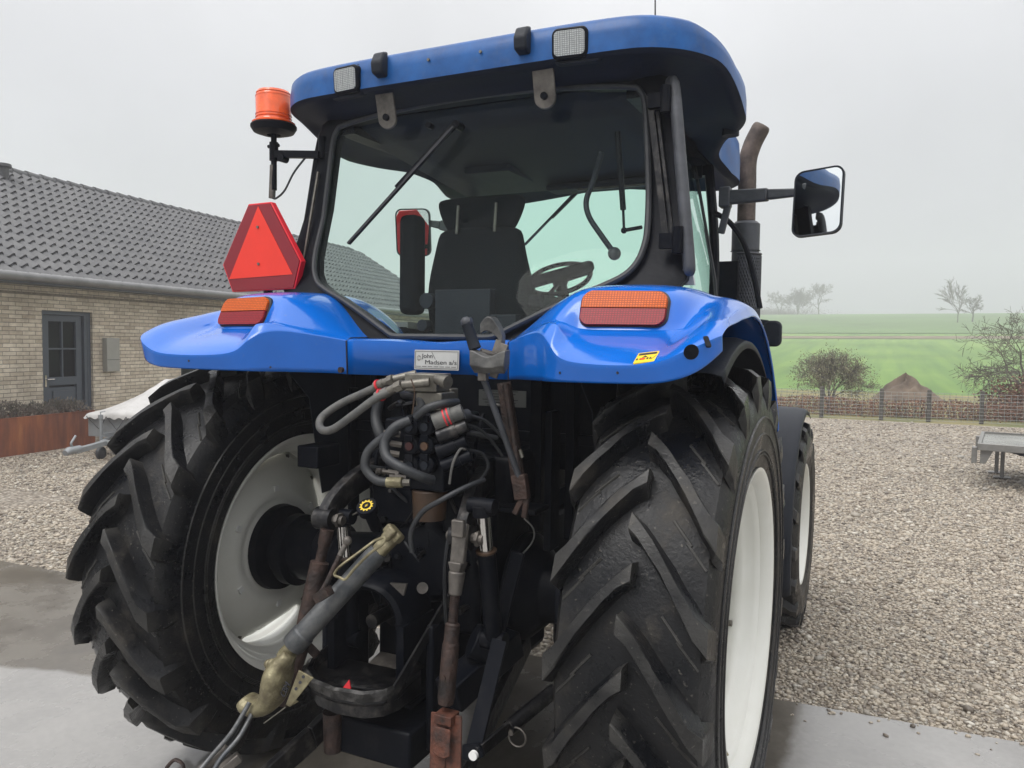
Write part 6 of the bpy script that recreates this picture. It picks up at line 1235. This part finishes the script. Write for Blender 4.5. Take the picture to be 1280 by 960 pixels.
mb.grid(rows, True); mb.f.append(tuple(range(5))); mb.f.append(tuple(range(len(mb.v)-5, len(mb.v)))); mb.build('front_jaw', 'jaw', la_, ang=50, bevel=.003)
mb = MB(); rows = []
for t_ in np.linspace(0, 1, 11):
    p_ = Vector((0, 0, 0))+P3(602+t_*28, 414-math.sin(t_*math.pi)*10+t_*14, -.42); w_ = .022+.016*math.sin(t_*math.pi); rows.append([p_+Vector((0, -w_*.6, w_)), p_+Vector((0, w_*.6, w_)), p_+Vector((0, w_*.5, -.006)), p_+Vector((0, -w_*.5, -.010))])
mb.grid(rows, True); mb.f.append((0, 1, 2, 3)); k0 = len(mb.v)-4; mb.f.append((k0, k0+1, k0+2, k0+3)); mb.build('rear_jaw', 'jaw', la_, ang=50, bevel=.003)
mb = MB(); mb.bar(P3(631, 430, -.47), P3(616, 472, -.49), .028, .010, (0, -1, 0)); mb.bar(P3(624, 425, -.43), P3(612, 462, -.45), .022, .008, (0, -1, 0)); mb.cyl(P3(600, 440, -.50), P3(622, 446, -.46), .013, n=12); mb.box(P3(604, 470, -.51), (.03, .02, .03)); mb.build('catch_plate', 'grey_metal', la_, bevel=.002)
mb = MB(); mb.cyl(P3(604, 472, -.50), P3(651, 602, -.40), .0105, n=12); rd = mb.build('catch_rod', 'silencer', la_)
mb = MB(); q = P3(652, 605, -.40); mb.bar(q+Vector((-.01, 0, .03)), q+Vector((.005, 0, -.05)), .05, .03, (0, 1, 0)); mb.bar(q+Vector((.01, 0, -.03)), q+Vector((-.02, -.01, -.10)), .02, .012, (0, 1, 0)); mb.bar(q+Vector((.02, 0, -.03)), q+Vector((.01, 0, -.11)), .02, .012, (0, 1, 0)); mb.build('rod_clevis', 'rust', rd, bevel=.004)
mb = MB(); mb.tube([P3(632, 480, -.33), P3(642, 545, -.33), P3(650, 600, -.36)], .012, 10); mb.bar(P3(630, 478, -.31), P3(648, 600, -.31), .05, .008, (0, 1, 0)); mb.build('support_strap', 'rust', TR)
mb = MB(); mb.cyl(P3(650, 562, -.40), P3(653, 572, -.40), .006, n=8); mb.build('spring_end', 'fitting', TR)
# data plates on the dark rear wall (no code, only rows)
pp = plate_at(P3(628, 498, -.02), .20, .062, .003, mat('dull_label', (.20, .20, .19), .6, var=.1), TR, 'data_plate', .002, Vector((1, 0, 0)), Vector((0, 0, 1)))
mb = MB()
for k in range(6): mb.box(P3(625, 489+k*3.6, -.026), (.15-.02*(k % 3), .0006, .0024))
mb.build('plate_print', 'ink', pp)
mb = MB(); mb.box(P3(655, 635, -.2), (.14, .12, .02)); mb.box(P3(690, 600, -.1), (.03, .08, .5)); mb.build('fender_support', 'black', TR, bevel=.004)
